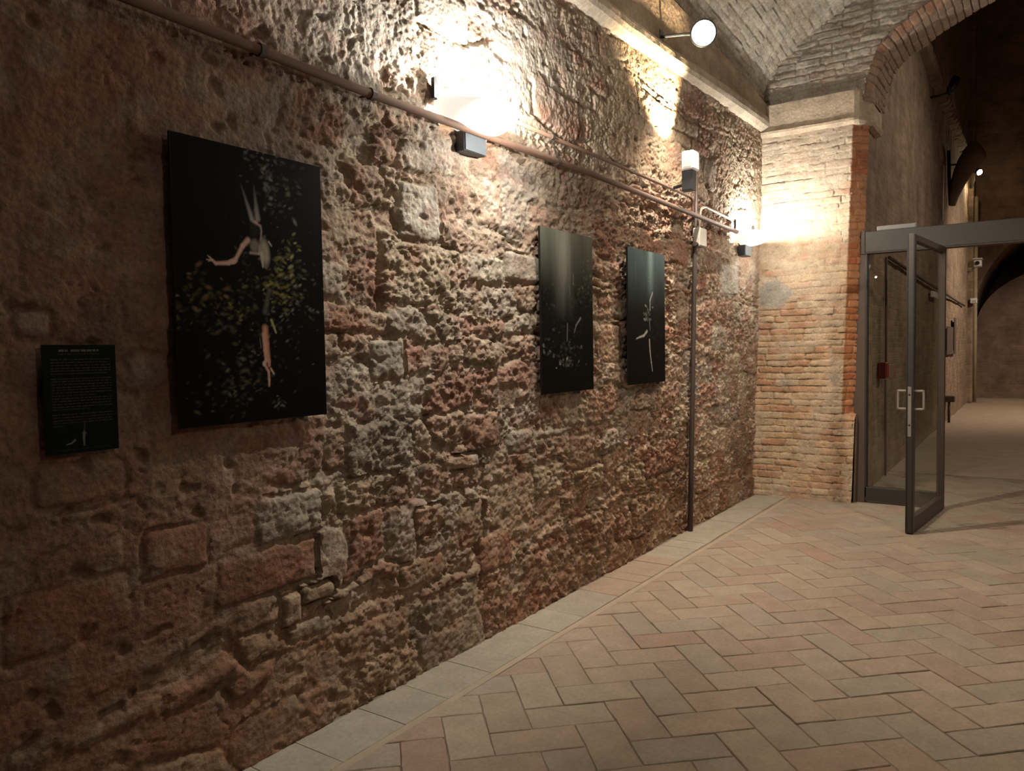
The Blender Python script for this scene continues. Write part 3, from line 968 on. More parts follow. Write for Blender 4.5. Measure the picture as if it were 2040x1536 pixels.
def build_arch():
    # sweep along the opening: chamfer ring then soffit
    q = np.vstack([arch_curve])
    s = np.concatenate([[0], np.cumsum(np.hypot(*np.diff(q, axis=0).T))])
    keep = half.shape[0]
    nu = 330
    ss = np.linspace(0, s[keep - 1], nu)
    vv = np.linspace(0, .72, 66)
    U, V = np.meshgrid(ss, vv)
    ids, d, nid = courses(V + .006 * fbm(U * 6, V * 6, 431, 2), U + .006 * fbm(U * 8, V * 5, 433, 2), -.2, 1.0, -.1, s[keep - 1] + .1, (.060, .074), (.16, .30), 97, .010)
    rg = np.random.default_rng(28)
    pal = np.array([(.30, .18, .12), (.27, .17, .12), (.32, .21, .14), (.28, .15, .10)])
    cellc = pal[rg.integers(0, len(pal), nid)]; proud = rg.normal(0, .004, nid)
    idc = np.clip(ids, 0, None)
    joint = sst(.001, .009, d)
    n2 = fbm(U * 12, V * 12, 437, 4)
    h = mix(-.010, proud[idc] + .004, joint) + .006 * n2
    cc = mix(np.array((.28, .21, .155)), cellc[idc], joint[..., None])
    soff = sst(.10, .16, V)[..., None]
    cc = mix(cc, np.array((.27, .21, .155)), soff * .6)
    cell = np.where(d > .003, ids, -1)
    cy_ = np.interp(ss, s, q[:, 0]); cz_ = np.interp(ss, s, q[:, 1])
    ty = np.gradient(cy_, ss); tz = np.gradient(cz_, ss)
    ny, nz = tz, -ty                  # towards the opening: (-y / down)
    ny, nz = -np.abs(tz), -np.abs(ty)
    ln = np.hypot(ny, nz); ny /= ln; nz /= ln

    def place(u, v, hh):
        a = np.interp(u, ss, cy_); b = np.interp(u, ss, cz_); c1 = np.interp(u, ss, ny); c2 = np.interp(u, ss, nz)
        t = np.clip(v / .12, 0, 1); x = 7.50 + t * .10 + np.clip(v - .12, 0, 9) * .98
        off = t * .055 + hh
        return np.stack([x - hh * (1 - t) * .8, a + c1 * off, b + c2 * off], -1)
    return relief('trim_3', U, V, h, cell, np.clip(cc, .02, .7), place, M_BRICK, 'trim_3', 'brick', 150)


trim_arch = build_arch()


# ---- barrel vault ----------------------------------------------------
def build_vault():
    x0, x1, st = 3.9, 7.53, .0125
    # arc parameter v: 0 at the foot by the left wall, 1 at the crown
    nv = 170
    ts = np.linspace(0, 1, nv) ** 1.35
    ys = -.06 - 2.45 * ts
    nu = int((x1 - x0) / st)
    xs = np.linspace(x0, x1, nu)
    U, T = np.meshgrid(xs, ys)
    Z = barrel_z(T, U)
    A = np.concatenate([[0], np.cumsum(np.hypot(np.diff(ys), np.diff(barrel_z(ys, 7.5))))])
    V = np.repeat(A[:, None], nu, 1)
    wu = U + .03 * fbm(U * 3, V * 3, 501, 3); wv = V + .03 * fbm(U * 2.6, V * 2.6, 505, 3)
    ids, d, nid = courses(wu, wv, x0 - .3, x1 + .3, -.2, A[-1] + .2, (.055, .072), (.15, .30), 107, .014)
    rg = np.random.default_rng(38)
    pal = np.array([(.36, .315, .255), (.33, .285, .23), (.38, .34, .285), (.345, .28, .22), (.37, .325, .275)])
    cellc = pal[rg.integers(0, len(pal), nid)]; proud = rg.normal(0, .004, nid)
    idc = np.clip(ids, 0, None)
    n1 = fbm(U * 2.5, V * 2.5, 511, 4); n2 = fbm(U * 12, V * 13, 515, 4)
    joint = sst(.001, .010, d)
    h = mix(-.008, proud[idc] + .004, joint) + .009 * n2 + .008 * n1
    cc = mix(np.array((.33, .29, .23)), cellc[idc], joint[..., None])
    cc = mix(cc, np.array((.37, .34, .28)), (sst(-.1, .35, n1) * .5)[..., None])
    cell = np.where(d > .0035, ids, -1)
    dz = np.gradient(barrel_z(ys, 7.5), A); dy = np.gradient(ys, A)
    fy = {}

    def place(u, v, hh):
        yy = np.interp(v, A, ys); zz = barrel_z(yy, u)
        sy = np.interp(v, A, dy); sz = np.interp(v, A, dz)
        ny, nz = -sz, sy
        nz = -np.abs(nz); ny = -np.abs(ny)
        tt = np.clip(-(yy + .06) / 2.45, 0, 1); sh = (-.10 * lean(u) + .012 + .06) * (1 - tt)
        return np.stack([u, yy + sh + ny * hh, zz + nz * hh], -1)
    # the rest of the vault, outside the frame: right half and the part over the camera
    ev, ef = [], []
    yy = np.concatenate([[.04], np.linspace(-.06, -4.96, 25)])
    def sheet(xa, xb, yl):
        b = len(ev)
        for y in yl:
            for x in (xa, xb): ev.append((x, y, float(barrel_z(y, x)) + .01))
        for k in range(len(yl) - 1): ef.append((b + 2 * k, b + 2 * k + 1, b + 2 * k + 3, b + 2 * k + 2))
    sheet(-4, 3.92, yy); sheet(3.92, 7.55, np.linspace(-2.5, -4.96, 13))
    return relief('ceiling', U, V, h, cell, np.clip(cc, .02, .7), place, M_VAULT, 'ceiling', 'brick', 300, extra=(np.array(ev), np.array(ef), np.full((len(ev), 3), (.32, .27, .2))))


ceiling = build_vault()

# ---- the rest of the hall and the corridor --------------------------
def plane(name, pts, mat, **kw):
    bm = bmesh.new(); bm.faces.new([bm.verts.new(p) for p in pts])
    return from_bm(name, bm, mat, **kw)


box('wall_right', (-4, -5.2, 0), (7.5, -4.96, 3.9), M_PLAIN, kind='structure')
box('wall_rear', (-4.2, -5.2, 0), (-4, .1, 5.2), M_PLAIN, kind='structure')
# right pier of the arch, out of frame, with the wall above
box('wall_end_right', (7.5, -5.2, 0), (8.1, -3.92, 3.7), M_PLAIN, kind='structure')
bm = bmesh.new()
rr = arch_curve[half.shape[0] - 8:]
for a, b in zip(rr, rr[1:]):
    bm.faces.new([bm.verts.new((7.53, a[0], a[1])), bm.verts.new((7.53, b[0], b[1])), bm.verts.new((7.53, b[0], 5.1)), bm.verts.new((7.53, a[0], 5.1))])
bm.faces.new([bm.verts.new(p) for p in ((7.53, -3.9, 3.6), (7.53, -5.2, 3.6), (7.53, -5.2, 5.1), (7.53, -3.9, 5.1))])
from_bm('wall_lunette_right', bm, M_PLAIN, kind='structure')
# soffit of the right half
bm = bmesh.new()
for a, b in zip(rr, rr[1:]):
    bm.faces.new([bm.verts.new((7.5, a[0], a[1] - .04)), bm.verts.new((7.5, b[0], b[1] - .04)), bm.verts.new((8.2, b[0], b[1] - .04)), bm.verts.new((8.2, a[0], a[1] - .04))])
from_bm('trim_4', bm, M_PLAIN, kind='structure')


def build_corridor():
    YW = -.90
    # side wall as a gently uneven sheet
    xs = np.linspace(7.62, 21.9, 240); zs = np.linspace(0, 9.6, 150)
    U, V = np.meshgrid(xs, zs)
    h = .03 * fbm(U * .7, V * .7, 601, 3) + .012 * fbm(U * 4, V * 4, 605, 3)
    back = .12 * sst(5.5, 5.52, V)
    P = np.stack([U, YW - h + back * 0, V], -1).reshape(-1, 3)
    ii = np.arange(P.shape[0]).reshape(U.shape)
    Fq = np.stack([ii[:-1, :-1], ii[:-1, 1:], ii[1:, 1:], ii[1:, :-1]], -1).reshape(-1, 4)
    link('wall_corridor', raw_mesh('wall_corridor', P, Fq), M_FAR, kind='structure')
    # string course
    us = np.linspace(8.2, 21.9, 160)
    strip_mesh('trim_5', lambda u: [(u, YW + .02, 5.36), (u, YW - .10, 5.40), (u, YW - .13, 5.46), (u, YW - .13, 5.52), (u, YW + .02, 5.58)], us, M_LEDGE, (.24, .17, .12), .02, 611, kind='structure')
    # rounded end pilaster of the side wall
    bm = bmesh.new()
    add_box(bm, (21.2, YW - .10, 0), (21.95, YW + .25, 9.6), .03)
    from_bm('trim_6', bm, M_FAR, kind='structure')
    bm = bmesh.new()
    add_tube(bm, [(21.55, YW - .13, 0), (21.55, YW - .13, 4.9)], .045, 12)
    from_bm('trim_7', bm, M_LEDGE2, smooth=True, kind='structure')
    # cross wall with a deep arch and the end wall seen through it
    cx0, cx1 = 22.0, 23.3
    yc, half_w, spring = -2.9, 1.95, 1.9
    arcp = [(yc + half_w * math.cos(a), spring + 2.35 * math.sin(a)) for a in np.linspace(0, PI, 33)]
    arcq = [(yc + half_w * math.cos(a), 1.8 + 1.5 * math.sin(a)) for a in np.linspace(0, PI, 33)]
    bm = bmesh.new()
    topz, xd = 9.6, 26.0
    ring0 = [bm.verts.new((cx0, y, z)) for y, z in arcp]; ring1 = [bm.verts.new((xd, y, z)) for y, z in arcp]
    for k in range(32):
        bm.faces.new((ring0[k], ring0[k + 1], ring1[k + 1], ring1[k]))
        a, b = arcp[k], arcp[k + 1]
        bm.faces.new((ring0[k], ring0[k + 1], bm.verts.new((cx0, b[0], topz)), bm.verts.new((cx0, a[0], topz))))
    for ys in ((yc + half_w, -.7), (yc - half_w, -6.8)):
        bm.faces.new([bm.verts.new(p) for p in ((cx0, ys[0], 0), (cx0, ys[1], 0), (cx0, ys[1], topz), (cx0, ys[0], topz))])
        bm.faces.new([bm.verts.new(p) for p in ((cx0, ys[0], 0), (xd, ys[0], 0), (xd, ys[0], spring), (cx0, ys[0], spring))])
    from_bm('wall_cross', bm, M_BACK, kind='structure')
    # lower wall with an arched top closing the passage, dark space above and behind it
    bm = bmesh.new()
    out = [(yc - half_w, 0), (yc + half_w, 0)] + [(min(y, yc + half_w), z) for y, z in arcq]
    f0 = [bm.verts.new((cx1, y, z)) for y, z in out]; f1 = [bm.verts.new((cx1 + .3, y, z)) for y, z in out]
    bm.faces.new(f0); bm.faces.new(f1[::-1])
    for k in range(len(out)): bm.faces.new((f0[k], f0[(k + 1) % len(out)], f1[(k + 1) % len(out)], f1[k]))
    from_bm('wall_back', bm, M_BACK, kind='structure')
    box('wall_behind', (xd, -6.8, 0), (xd + .2, -.5, 9.6), M_BACK, kind='structure')
    box('wall_corridor_right', (8.1, -6.9, 0), (23.3, -6.6, 9.6), M_PLAIN, kind='structure')
    box('ceiling_corridor', (8.1, -6.9, 9.6), (23.3, -.6, 9.8), M_PLAIN, kind='structure')
    # wall over the arch on the corridor side
    bm = bmesh.new()
    ca = arch_curve
    for a, b in zip(ca, ca[1:]):
        bm.faces.new([bm.verts.new((8.2, a[0], a[1] - .05)), bm.verts.new((8.2, b[0], b[1] - .05)), bm.verts.new((8.2, b[0], 9.6)), bm.verts.new((8.2, a[0], 9.6))])
    bm.faces.new([bm.verts.new(p) for p in ((8.2, -3.9, 0), (8.2, -6.8, 0), (8.2, -6.8, 9.6), (8.2, -3.9, 9.6))])
    from_bm('wall_corridor_front', bm, M_PLAIN, kind='structure')


M_LEDGE2 = simple('corner_plaster', (.34, .27, .17), .9, 0, .3, 10, .3)
build_corridor()


# ------------------------------------------------------------------ printed boards
def painted_board(name, x0, x1, z0, z1, yb, thick, paint, nu, nv, label, cat, group=None, rot=0.0):
    """a flat printed board hung off the wall: board body + printed face coloured per vertex"""
    root = empty(name, ((x0 + x1) / 2, yb, z0), label, cat, group)
    cx, cz = (x0 + x1) / 2, z0
    bm = bmesh.new()
    add_box(bm, (x0 - cx, -thick, 0), (x1 - cx, 0, z1 - z0), .0008)
    from_bm('board', bm, M_BLACK, root)
    U, V = np.meshgrid(np.linspace(x0 + .001, x1 - .001, nu), np.linspace(z0 + .001, z1 - .001, nv))
    img = np.zeros((nv, nu, 3)) + np.array((.0035, .0033, .003))
    paint(img, U, V)
    P = np.stack([U - cx, np.full_like(U, -thick - .0006), V - cz], -1).reshape(-1, 3)
    ii = np.arange(nu * nv).reshape(nv, nu)
    Fq = np.stack([ii[:-1, :-1], ii[:-1, 1:], ii[1:, 1:], ii[1:, :-1]], -1).reshape(-1, 4)
    link('print', raw_mesh('print', P, Fq, img.reshape(-1, 3)), M_PRINT, root)
    # stand-off spacers to the wall
    for sx in (x0 + .08, x1 - .08):
        bm = bmesh.new(); add_lathe(bm, [(.012, 0), (.012, .05)], (sx - cx, -.004, (z1 - z0) * .85), (0, 1, 0), 12)
        from_bm('spacer', bm, M_DARKST, root)
    return root


def print_mat():
    m, nt, p, L = new_mat('satin_photo_print')
    a = nt.nodes.new('ShaderNodeAttribute'); a.attribute_name = 'tint'
    L.new(a.outputs['Color'], p.inputs['Base Color'])
    p.inputs['Roughness'].default_value = 0.5
    p.inputs['Specular IOR Level'].default_value = 0.05
    return m


M_PRINT = print_mat()


class Brush:
    def __init__(s, img, U, V, yb):
        s.i, s.U, s.V, s.y = img, U, V, yb
    def at(s, p):
        q = hit(p[0], p[1], 1, s.y)
        return q[0], q[2]
    def line(s, pts, w0, w1, col, a=1.0, fade=0.0):
        """tapered stroke through photo pixels, widths in metres"""
        q = [s.at(p) for p in pts]
        n = len(q) - 1
        for k in range(n):
            (ax, az), (bx, bz) = q[k], q[k + 1]
            dx, dz = bx - ax, bz - az
            t = np.clip(((s.U - ax) * dx + (s.V - az) * dz) / (dx * dx + dz * dz + 1e-9), 0, 1)
            dist = np.hypot(s.U - ax - t * dx, s.V - az - t * dz)
            tt = (k + t) / n
            wd = w0 + (w1 - w0) * tt
            m = np.clip(1.3 - dist / np.maximum(wd, .0005), 0, 1) * a
            if fade: m = m * (1 - fade * (1 - tt))
            s.i[:] = mix(s.i, np.array(col), np.clip(m, 0, 1)[..., None])
    def blob(s, p, rx, rz, col, a=1.0, soft=1.0, ang=0.0):
        cx, cz = s.at(p)
        s.blobm(cx, cz, rx, rz, col, a, soft, ang)
    def blobm(s, cx, cz, rx, rz, col, a=1.0, soft=1.0, ang=0.0):
        du, dv = s.U - cx, s.V - cz
        c, sn = math.cos(ang), math.sin(ang)
        e = np.hypot((du * c + dv * sn) / rx, (-du * sn + dv * c) / rz)
        m = np.clip((1.3 - e) / soft, 0, 1) * a
        s.i[:] = mix(s.i, np.array(col), m[..., None])
    def leaves(s, p, sx, sz, n, size, cols, seed, a=.8):
        cx, cz = s.at(p)
        rg = np.random.default_rng(seed)
        for k in range(n):
            x = cx + rg.normal(0, sx); z = cz + rg.normal(0, sz)
            r = size * rg.uniform(.45, 1.3)
            c = np.array(cols[rg.integers(0, len(cols))]) * rg.uniform(.25, 1.1)
            R = r * 2.2
            m = (np.abs(s.U[0] - x) < R); m2 = (np.abs(s.V[:, 0] - z) < R)
            if not m.any() or not m2.any(): continue
            sl = np.ix_(m2, m)
            du, dv = s.U[sl] - x, s.V[sl] - z
            an = rg.uniform(-.9, .9); ca, sa = math.cos(an), math.sin(an)
            e = np.hypot((du * ca + dv * sa) / r, (-du * sa + dv * ca) / (r * .5))
            mm = (np.clip(1.3 - e, 0, 1) * a * .8 * rg.uniform(.15, 1))[..., None]
            s.i[sl] = mix(s.i[sl], c, mm)


GRN, YEL, PALE, OLV = (.10, .105, .07), (.24, .225, .06), (.30, .30, .27), (.12, .11, .045)
SKIN, SKIN2, DRESS = (.55, .38, .30), (.42, .21, .14), (.36, .34, .27)
YB1 = -.045


def paint_big(img, U, V):
    b = Brush(img, U, V, YB1)
    T = lambda x, y: (330 + x / 4.8, 240 + y / 4.8)          # coordinates in an enlarged crop
    B = lambda x, y: (330 + x / 4.8, 540 + y / 4.8)
    b.leaves(T(1060, 610), .055, .085, 130, .010, [GRN, (.2, .22, .18), (.26, .28, .24)], 1, .7)
    b.leaves(T(980, 590), .012, .05, 45, .009, [PALE, (.3, .3, .27)], 2, .7)
    b.leaves(T(930, 410), .008, .03, 10, .008, [PALE], 3, .8)
    b.leaves(T(770, 320), .01, .02, 8, .007, [PALE], 4, .6)
    b.leaves(T(1250, 900), .10, .16, 40, .004, [PALE, GRN], 5, .5)
    b.leaves(T(1150, 1400), .042, .05, 80, .011, [YEL, OLV, (.46, .46, .2), GRN], 6, .9)
    b.leaves(B(1110, 120), .04, .055, 75, .011, [YEL, OLV, (.4, .38, .1)], 7, .85)
    b.leaves(B(1230, 260), .06, .075, 90, .009, [GRN, (.3, .3, .2), PALE], 8, .7)
    b.leaves(B(1150, 600), .06, .10, 60, .008, [GRN, (.24, .24, .2)], 9, .6)
    b.leaves(B(290, 220), .055, .05, 70, .012, [(.26, .17, .09), OLV, (.3, .22, .12)], 10, .8)
    b.leaves(B(640, 400), .07, .045, 90, .011, [YEL, (.3, .2, .1), OLV, GRN], 11, .7)
    b.leaves(B(440, 440), .05, .06, 40, .010, [GRN, (.14, .12, .08)], 12, .5)
    b.leaves(B(760, 90), .03, .08, 45, .009, [GRN, (.2, .16, .1)], 13, .6)
    b.leaves(B(780, 920), .06, .05, 70, .010, [GRN, (.2, .15, .11), (.28, .25, .2)], 14, .6)
    b.leaves(B(560, 1100), .07, .05, 70, .010, [GRN, (.16, .15, .11)], 15, .55)
    b.leaves(B(720, 1220), .02, .05, 30, .008, [GRN], 16, .4)
    b.leaves(B(1080, 1255), .016, .010, 16, .009, [PALE, GRN], 17, .9)
    b.leaves(B(660, 1150), .008, .006, 5, .006, [PALE], 18, .9)
    # pale beams above the head
    b.line([T(715, 600), T(825, 945)], .003, .010, (.34, .34, .33), .85, .9)
    b.line([T(840, 620), T(878, 940)], .003, .0115, (.34, .34, .33), .85, .9)
    # head, hair, neck
    b.blob(T(845, 1040), .016, .026, (.02, .015, .012), .9, .5)
    b.line([T(835, 965), T(905, 1010), T(915, 1060), T(908, 1140)], .006, .003, (.34, .27, .22), .9)
    b.blob(T(862, 972), .008, .005, SKIN, .8, .6, -.4)
    # torso in a patterned dress
    b.blob(T(850, 1200), .018, .022, (.21, .19, .14), .85, .6)
    b.blob(T(945, 1260), .020, .046, DRESS, .85, .7, .1)
    b.leaves(T(930, 1260), .012, .032, 60, .006, [(.12, .11, .08), (.42, .40, .33), (.25, .23, .18)], 19, .7)
    b.line([T(985, 1160), T(1010, 1200)], .004, .003, (.5, .42, .36), .8)
    b.line([T(915, 1270), T(930, 1400)], .008, .004, (.42, .40, .35), .8)
    b.line([T(810, 1265), T(890, 1275), T(900, 1200)], .006, .004, (.40, .34, .27), .7)
    # outstretched arm and hand
    b.line([T(785, 1145), T(735, 1200), T(665, 1335)], .011, .007, SKIN, .95)
    b.line([T(665, 1335), T(600, 1362), T(480, 1366), T(445, 1335)], .0095, .005, SKIN, .95)
    for e in ((400, 1290), (388, 1328), (408, 1345), (420, 1300)):
        b.line([T(445, 1335), T(*e)], .0035, .0016, SKIN, .9)
    b.blob(T(640, 1350), .013, .008, SKIN, .9, .5)
    # dark skirt folds
    b.line([B(990, 180), B(950, 390)], .009, .012, (.10, .10, .08), .6)
    b.leaves(B(975, 330), .008, .025, 20, .006, [(.2, .2, .17)], 20, .6)
    b.line([B(1010, 470), B(1055, 590)], .006, .004, (.32, .31, .13), .8)
    # legs and pointed feet
    b.line([B(950, 545), B(965, 700), B(985, 860), B(990, 905)], .013, .006, SKIN2, .95)
    b.line([B(935, 600), B(950, 760), B(960, 850), B(945, 890), B(985, 960), B(990, 1040), B(990, 1095)], .008, .0045, (.46, .27, .20), .9)
    b.line([B(1005, 930), B(1035, 985)], .0035, .003, SKIN, .9)
    b.blob(B(942, 885), .007, .009, (.42, .32, .26), .85, .6)
    b.line([B(900, 640), B(912, 740)], .002, .0015, (.22, .2, .17), .6)


def paint_mid(img, U, V):
    b = Brush(img, U, V, YB1)
    T = lambda x, y: (1050 + x / 4.043, 430 + y / 4.043)
    z1 = V.max(); x0, x1 = U.min(), U.max()
    tz = np.clip((V - (z1 - .36)) / .36, 0, 1) ** 1.3
    n = fbm(U * 22, V * 2.2, 701, 4)
    ux = (U - x0) / (x1 - x0)
    col = np.array((.175, .18, .135))
    img[:] = mix(img, col, (tz * (.75 + .25 * n))[..., None])
    shaft = np.exp(-((ux - .42 - .03 * n) / .14) ** 2) * np.clip((V - (z1 - .52)) / .42, 0, 1) * (.7 + .6 * n)
    img[:] = mix(img, np.array((.36, .36, .30)), np.clip(shaft * .85, 0, 1)[..., None])
    b.leaves(T(480, 520), .06, .07, 80, .011, [(.22, .20, .07), GRN, (.3, .27, .1)], 30, .7)
    b.leaves(T(420, 640), .06, .06, 70, .010, [GRN, OLV], 31, .6)
    b.leaves(T(300, 620), .14, .06, 60, .010, [(.08, .08, .075), GRN], 32, .45)
    b.leaves(T(320, 820), .20, .12, 220, .010, [(.09, .09, .08), GRN], 33, .5)
    b.line([T(370, 470), T(375, 560)], .004, .003, (.26, .26, .22), .6)
    b.line([T(325, 870), T(322, 1010)], .005, .003, (.28, .28, .26), .7)
    b.line([T(430, 825), T(395, 880), T(380, 940)], .009, .004, (.26, .26, .24), .7)
    b.line([T(340, 560), T(345, 640)], .004, .003, (.2, .2, .18), .5)
    b.leaves(T(330, 1080), .09, .035, 60, .011, [(.2, .2, .18), (.12, .12, .11)], 34, .7)
    b.leaves(T(320, 1185), .07, .014, 40, .012, [(.36, .36, .30), (.22, .22, .19)], 35, .8)
    for x, y in ((135, 1095), (215, 1120), (215, 920), (130, 1040), (180, 1100), (210, 730), (440, 1060)):
        b.leaves(T(x, y), .007, .006, 7, .009, [(.36, .36, .33) if y > 1000 else (.16, .16, .15), (.2, .2, .18)], int(x + y), .9)


def paint_small(img, U, V):
    b = Brush(img, U, V, YB1 - .01)
    T = lambda x, y: (1050 + x / 4.043, 430 + y / 4.043)
    z1 = V.max(); x0, x1 = U.min(), U.max()
    tz = np.clip((V - (z1 - .42)) / .42, 0, 1) ** 1.2
    n = fbm(U * 18, V * 4, 711, 4); ux = (U - x0) / (x1 - x0)
    img[:] = mix(img, np.array((.055, .095, .095)), (tz * (.75 + .4 * n))[..., None])
    sh = np.exp(-((ux - .60) / .07) ** 2) * np.clip((V - (z1 - .38)) / .38, 0, 1)
    img[:] = mix(img, np.array((.20, .30, .32)), np.clip(sh * .8, 0, 1)[..., None])
    b.leaves(T(990, 420), .02, .06, 30, .009, [(.3, .36, .36), (.16, .22, .22)], 40, .7)
    b.leaves(T(1020, 570), .05, .03, 26, .008, [(.3, .3, .28), GRN], 41, .6)
    b.line([T(1010, 620), T(990, 680), T(990, 760)], .007, .006, (.42, .42, .38), .85)
    b.leaves(T(968, 800), .035, .03, 40, .013, [(.42, .42, .40), (.25, .25, .24)], 42, .9)
    b.line([T(985, 830), T(990, 920)], .006, .004, (.24, .24, .23), .7)
    b.line([T(965, 930), T(940, 965), T(910, 975), T(880, 990)], .012, .005, (.38, .37, .34), .85)
    b.leaves(T(1050, 800), .05, .12, 60, .009, [(.09, .09, .085)], 43, .5)
    b.line([T(985, 1000), T(990, 1090), T(1000, 1180), T(1010, 1250)], .010, .005, (.40, .39, .36), .85)
    b.leaves(T(1000, 980), .05, .03, 20, .008, [(.16, .15, .15)], 44, .5)


def paint_text(img, U, V):
    img[:] = np.array((.0065, .009, .0065))
    x0, x1, z0, z1 = U.min(), U.max(), V.min(), V.max()
    W, H = x1 - x0, z1 - z0
    rg = np.random.default_rng(4)
    ink = np.array((.10, .105, .085))

    def words(za, zb, xa, xb, a):
        """one line of small print, unreadable at this size: word-long runs of strokes"""
        x = xa
        while x < xb:
            wd = rg.uniform(.02, .075) * W
            m = (U > x) & (U < min(x + wd, xb)) & (V > za) & (V < zb)
            img[m] = mix(img[m], ink, a * rg.uniform(.55, 1.0))
            x += wd + .012 * W
    words(z1 - .062 * H, z1 - .042 * H, x0 + .21 * W, x0 + .33 * W, 1.6)
    words(z1 - .062 * H, z1 - .042 * H, x0 + .37 * W, x0 + .76 * W, 1.6)
    words(z1 - .088 * H, z1 - .079 * H, x0 + .20 * W, x0 + .78 * W, .35)
    z = z1 - .13 * H
    for para, nl in enumerate((6, 12, 5)):
        for k in range(nl):
            xb = x0 + .92 * W
            if k == nl - 1: xb = x0 + (.88, .6, .25)[para] * W
            if para == 1 and k == 6: xb = x0 + .70 * W
            words(z - .010 * H, z, x0 + .10 * W, xb, .55)
            z -= .0258 * H
        z -= .020 * H
    words(z0 + .032 * H, z0 + .040 * H, x0 + .12 * W, x0 + .88 * W, .35)
    b = Brush(img, U, V, -.03)
    T = lambda x, y: (60 + x / 6.145, 670 + y / 6.145)
    b.line([T(668, 1050), T(660, 1180)], .0012, .0018, (.10, .10, .09), .8)
    b.line([T(662, 1175), T(658, 1250), T(665, 1330)], .004, .0025, (.17, .17, .15), .9)
    b.line([T(640, 1180), T(688, 1186)], .0016, .0016, (.15, .15, .13), .8)
    b.line([T(550, 1270), T(515, 1305), T(445, 1330)], .0034, .0018, (.17, .165, .15), .9)


def at_plane(px, py, y):
    q = hit(px, py, 1, y)
    return q[0], q[2]


def rect(p_tl, p_tr, p_br, p_bl, y):
    a = [at_plane(*p, y) for p in (p_tl, p_tr, p_br, p_bl)]
    return (a[0][0] + a[3][0]) / 2, (a[1][0] + a[2][0]) / 2, (a[2][1] + a[3][1]) / 2, (a[0][1] + a[1][1]) / 2


TH = .012
x0, x1, z0, z1 = rect((343, 260), (641, 333), (648, 826), (353, 855), YB1)
painted_board('photo_board', x0, x1, z0, z1, YB1 + TH, TH, paint_big, 260, 400, 'largest black photo board, suspended dancer with an outstretched arm among leaves', 'photograph', 'photo boards along the wall')
x0, x1, z0, z1 = rect((1078, 450), (1181, 474), (1181, 776), (1078, 786), YB1)
painted_board('photo_board', x0, x1, z0, z1, YB1 + TH, TH, paint_mid, 130, 220, 'dark photo board with a pale grey shaft of light at its top, middle of three', 'photograph', 'photo boards along the wall')
x0, x1, z0, z1 = rect((1254, 493), (1327, 508), (1322, 760), (1249, 768), YB1 - .01)
painted_board('photo_board', x0, x1, z0, z1, YB1 - .01 + TH, TH, paint_small, 120, 220, 'dark photo board with blue-green glow at its top, nearest the downpipe', 'photograph', 'photo boards along the wall')
x0, x1, z0, z1 = rect((83, 688), (231, 685), (236, 893), (92, 910), -.03)
painted_board('text_panel', x0, x1, z0, z1, -.03 + .006, .006, paint_text, 150, 300, 'small black panel of fine grey text left of the largest photo board', 'sign')

# ------------------------------------------------------------------ wall sconces
M_BOWL = emis('lit_opal_glass', (.95, .92, .82), .85)
M_TUBE = emis('lit_lamp_tube', (1.0, .96, .88), 25.0)


def make_sconce():
    root = empty('wall_sconce', (0, 0, 0))
    R, dep = .252, .112
    bm = bmesh.new()
    nphi, nt = 40, 14
    outer, inner = [], []
    for t in range(nt + 1):
        a = (PI / 2) * t / nt
        r = R * math.cos(a) ** .75 if t < nt else 0.0; z = -dep * math.sin(a) ** 1.15
        outer.append([bm.verts.new((-r * math.cos(PI * k / nphi), -.012 - r * math.sin(PI * k / nphi) * .98, z)) for k in range(nphi + 1)])
        r2 = max(r - .008, 0); z2 = z + .007
        inner.append([bm.verts.new((-r2 * math.cos(PI * k / nphi), -.012 - r2 * math.sin(PI * k / nphi) * .98, min(z2, 0) if t else 0)) for k in range(nphi + 1)])
    for g in (outer, inner):
        for a, b in zip(g, g[1:]):
            for k in range(nphi):
                bm.faces.new((a[k], a[k + 1], b[k + 1], b[k]))
    for k in range(nphi): bm.faces.new((outer[0][k], outer[0][k + 1], inner[0][k + 1], inner[0][k]))
    bmesh.ops.remove_doubles(bm, verts=bm.verts[:], dist=.0004)
    from_bm('glass_bowl', bm, M_BOWL, root, smooth=True)
    # wall bracket: dark box with a brushed plate on its face
    box('bracket', (-.085, -.050, -.200), (.085, 0.02, -.02), M_DARKST, root, .002)
    box('face_plate', (-.079, -.056, -.196), (.082, -.050, -.060), M_STEEL, root, .001, label='brushed grey steel plate')
    # triangular back plates at both ends
    for s in (-1, 1):
        bm = bmesh.new()
        pr = [(s * .185, -.02), (s * .268, -.004), (s * .268, .088), (s * .256, .096)]
        a = [bm.verts.new((x, -.012, z)) for x, z in pr]; b = [bm.verts.new((x, -.030, z)) for x, z in pr]
        bm.faces.new(a); bm.faces.new(b[::-1])
        for k in range(4): bm.faces.new((a[k], a[(k + 1) % 4], b[(k + 1) % 4], b[k]))
        from_bm('back_plate', bm, M_DARKST, root, label='dark metal ear')
    bm = bmesh.new(); add_tube(bm, [(-.12, -.10, -.035), (.12, -.10, -.035)], .014, 12)
    from_bm('lamp_tube', bm, M_TUBE, root, smooth=True)
    return root


def copy_tree(o, parent=None):
    c = o.copy(); COL.objects.link(c)
    if parent is not None: c.parent = parent
    for ch in list(o.children): copy_tree(ch, c)
    return c


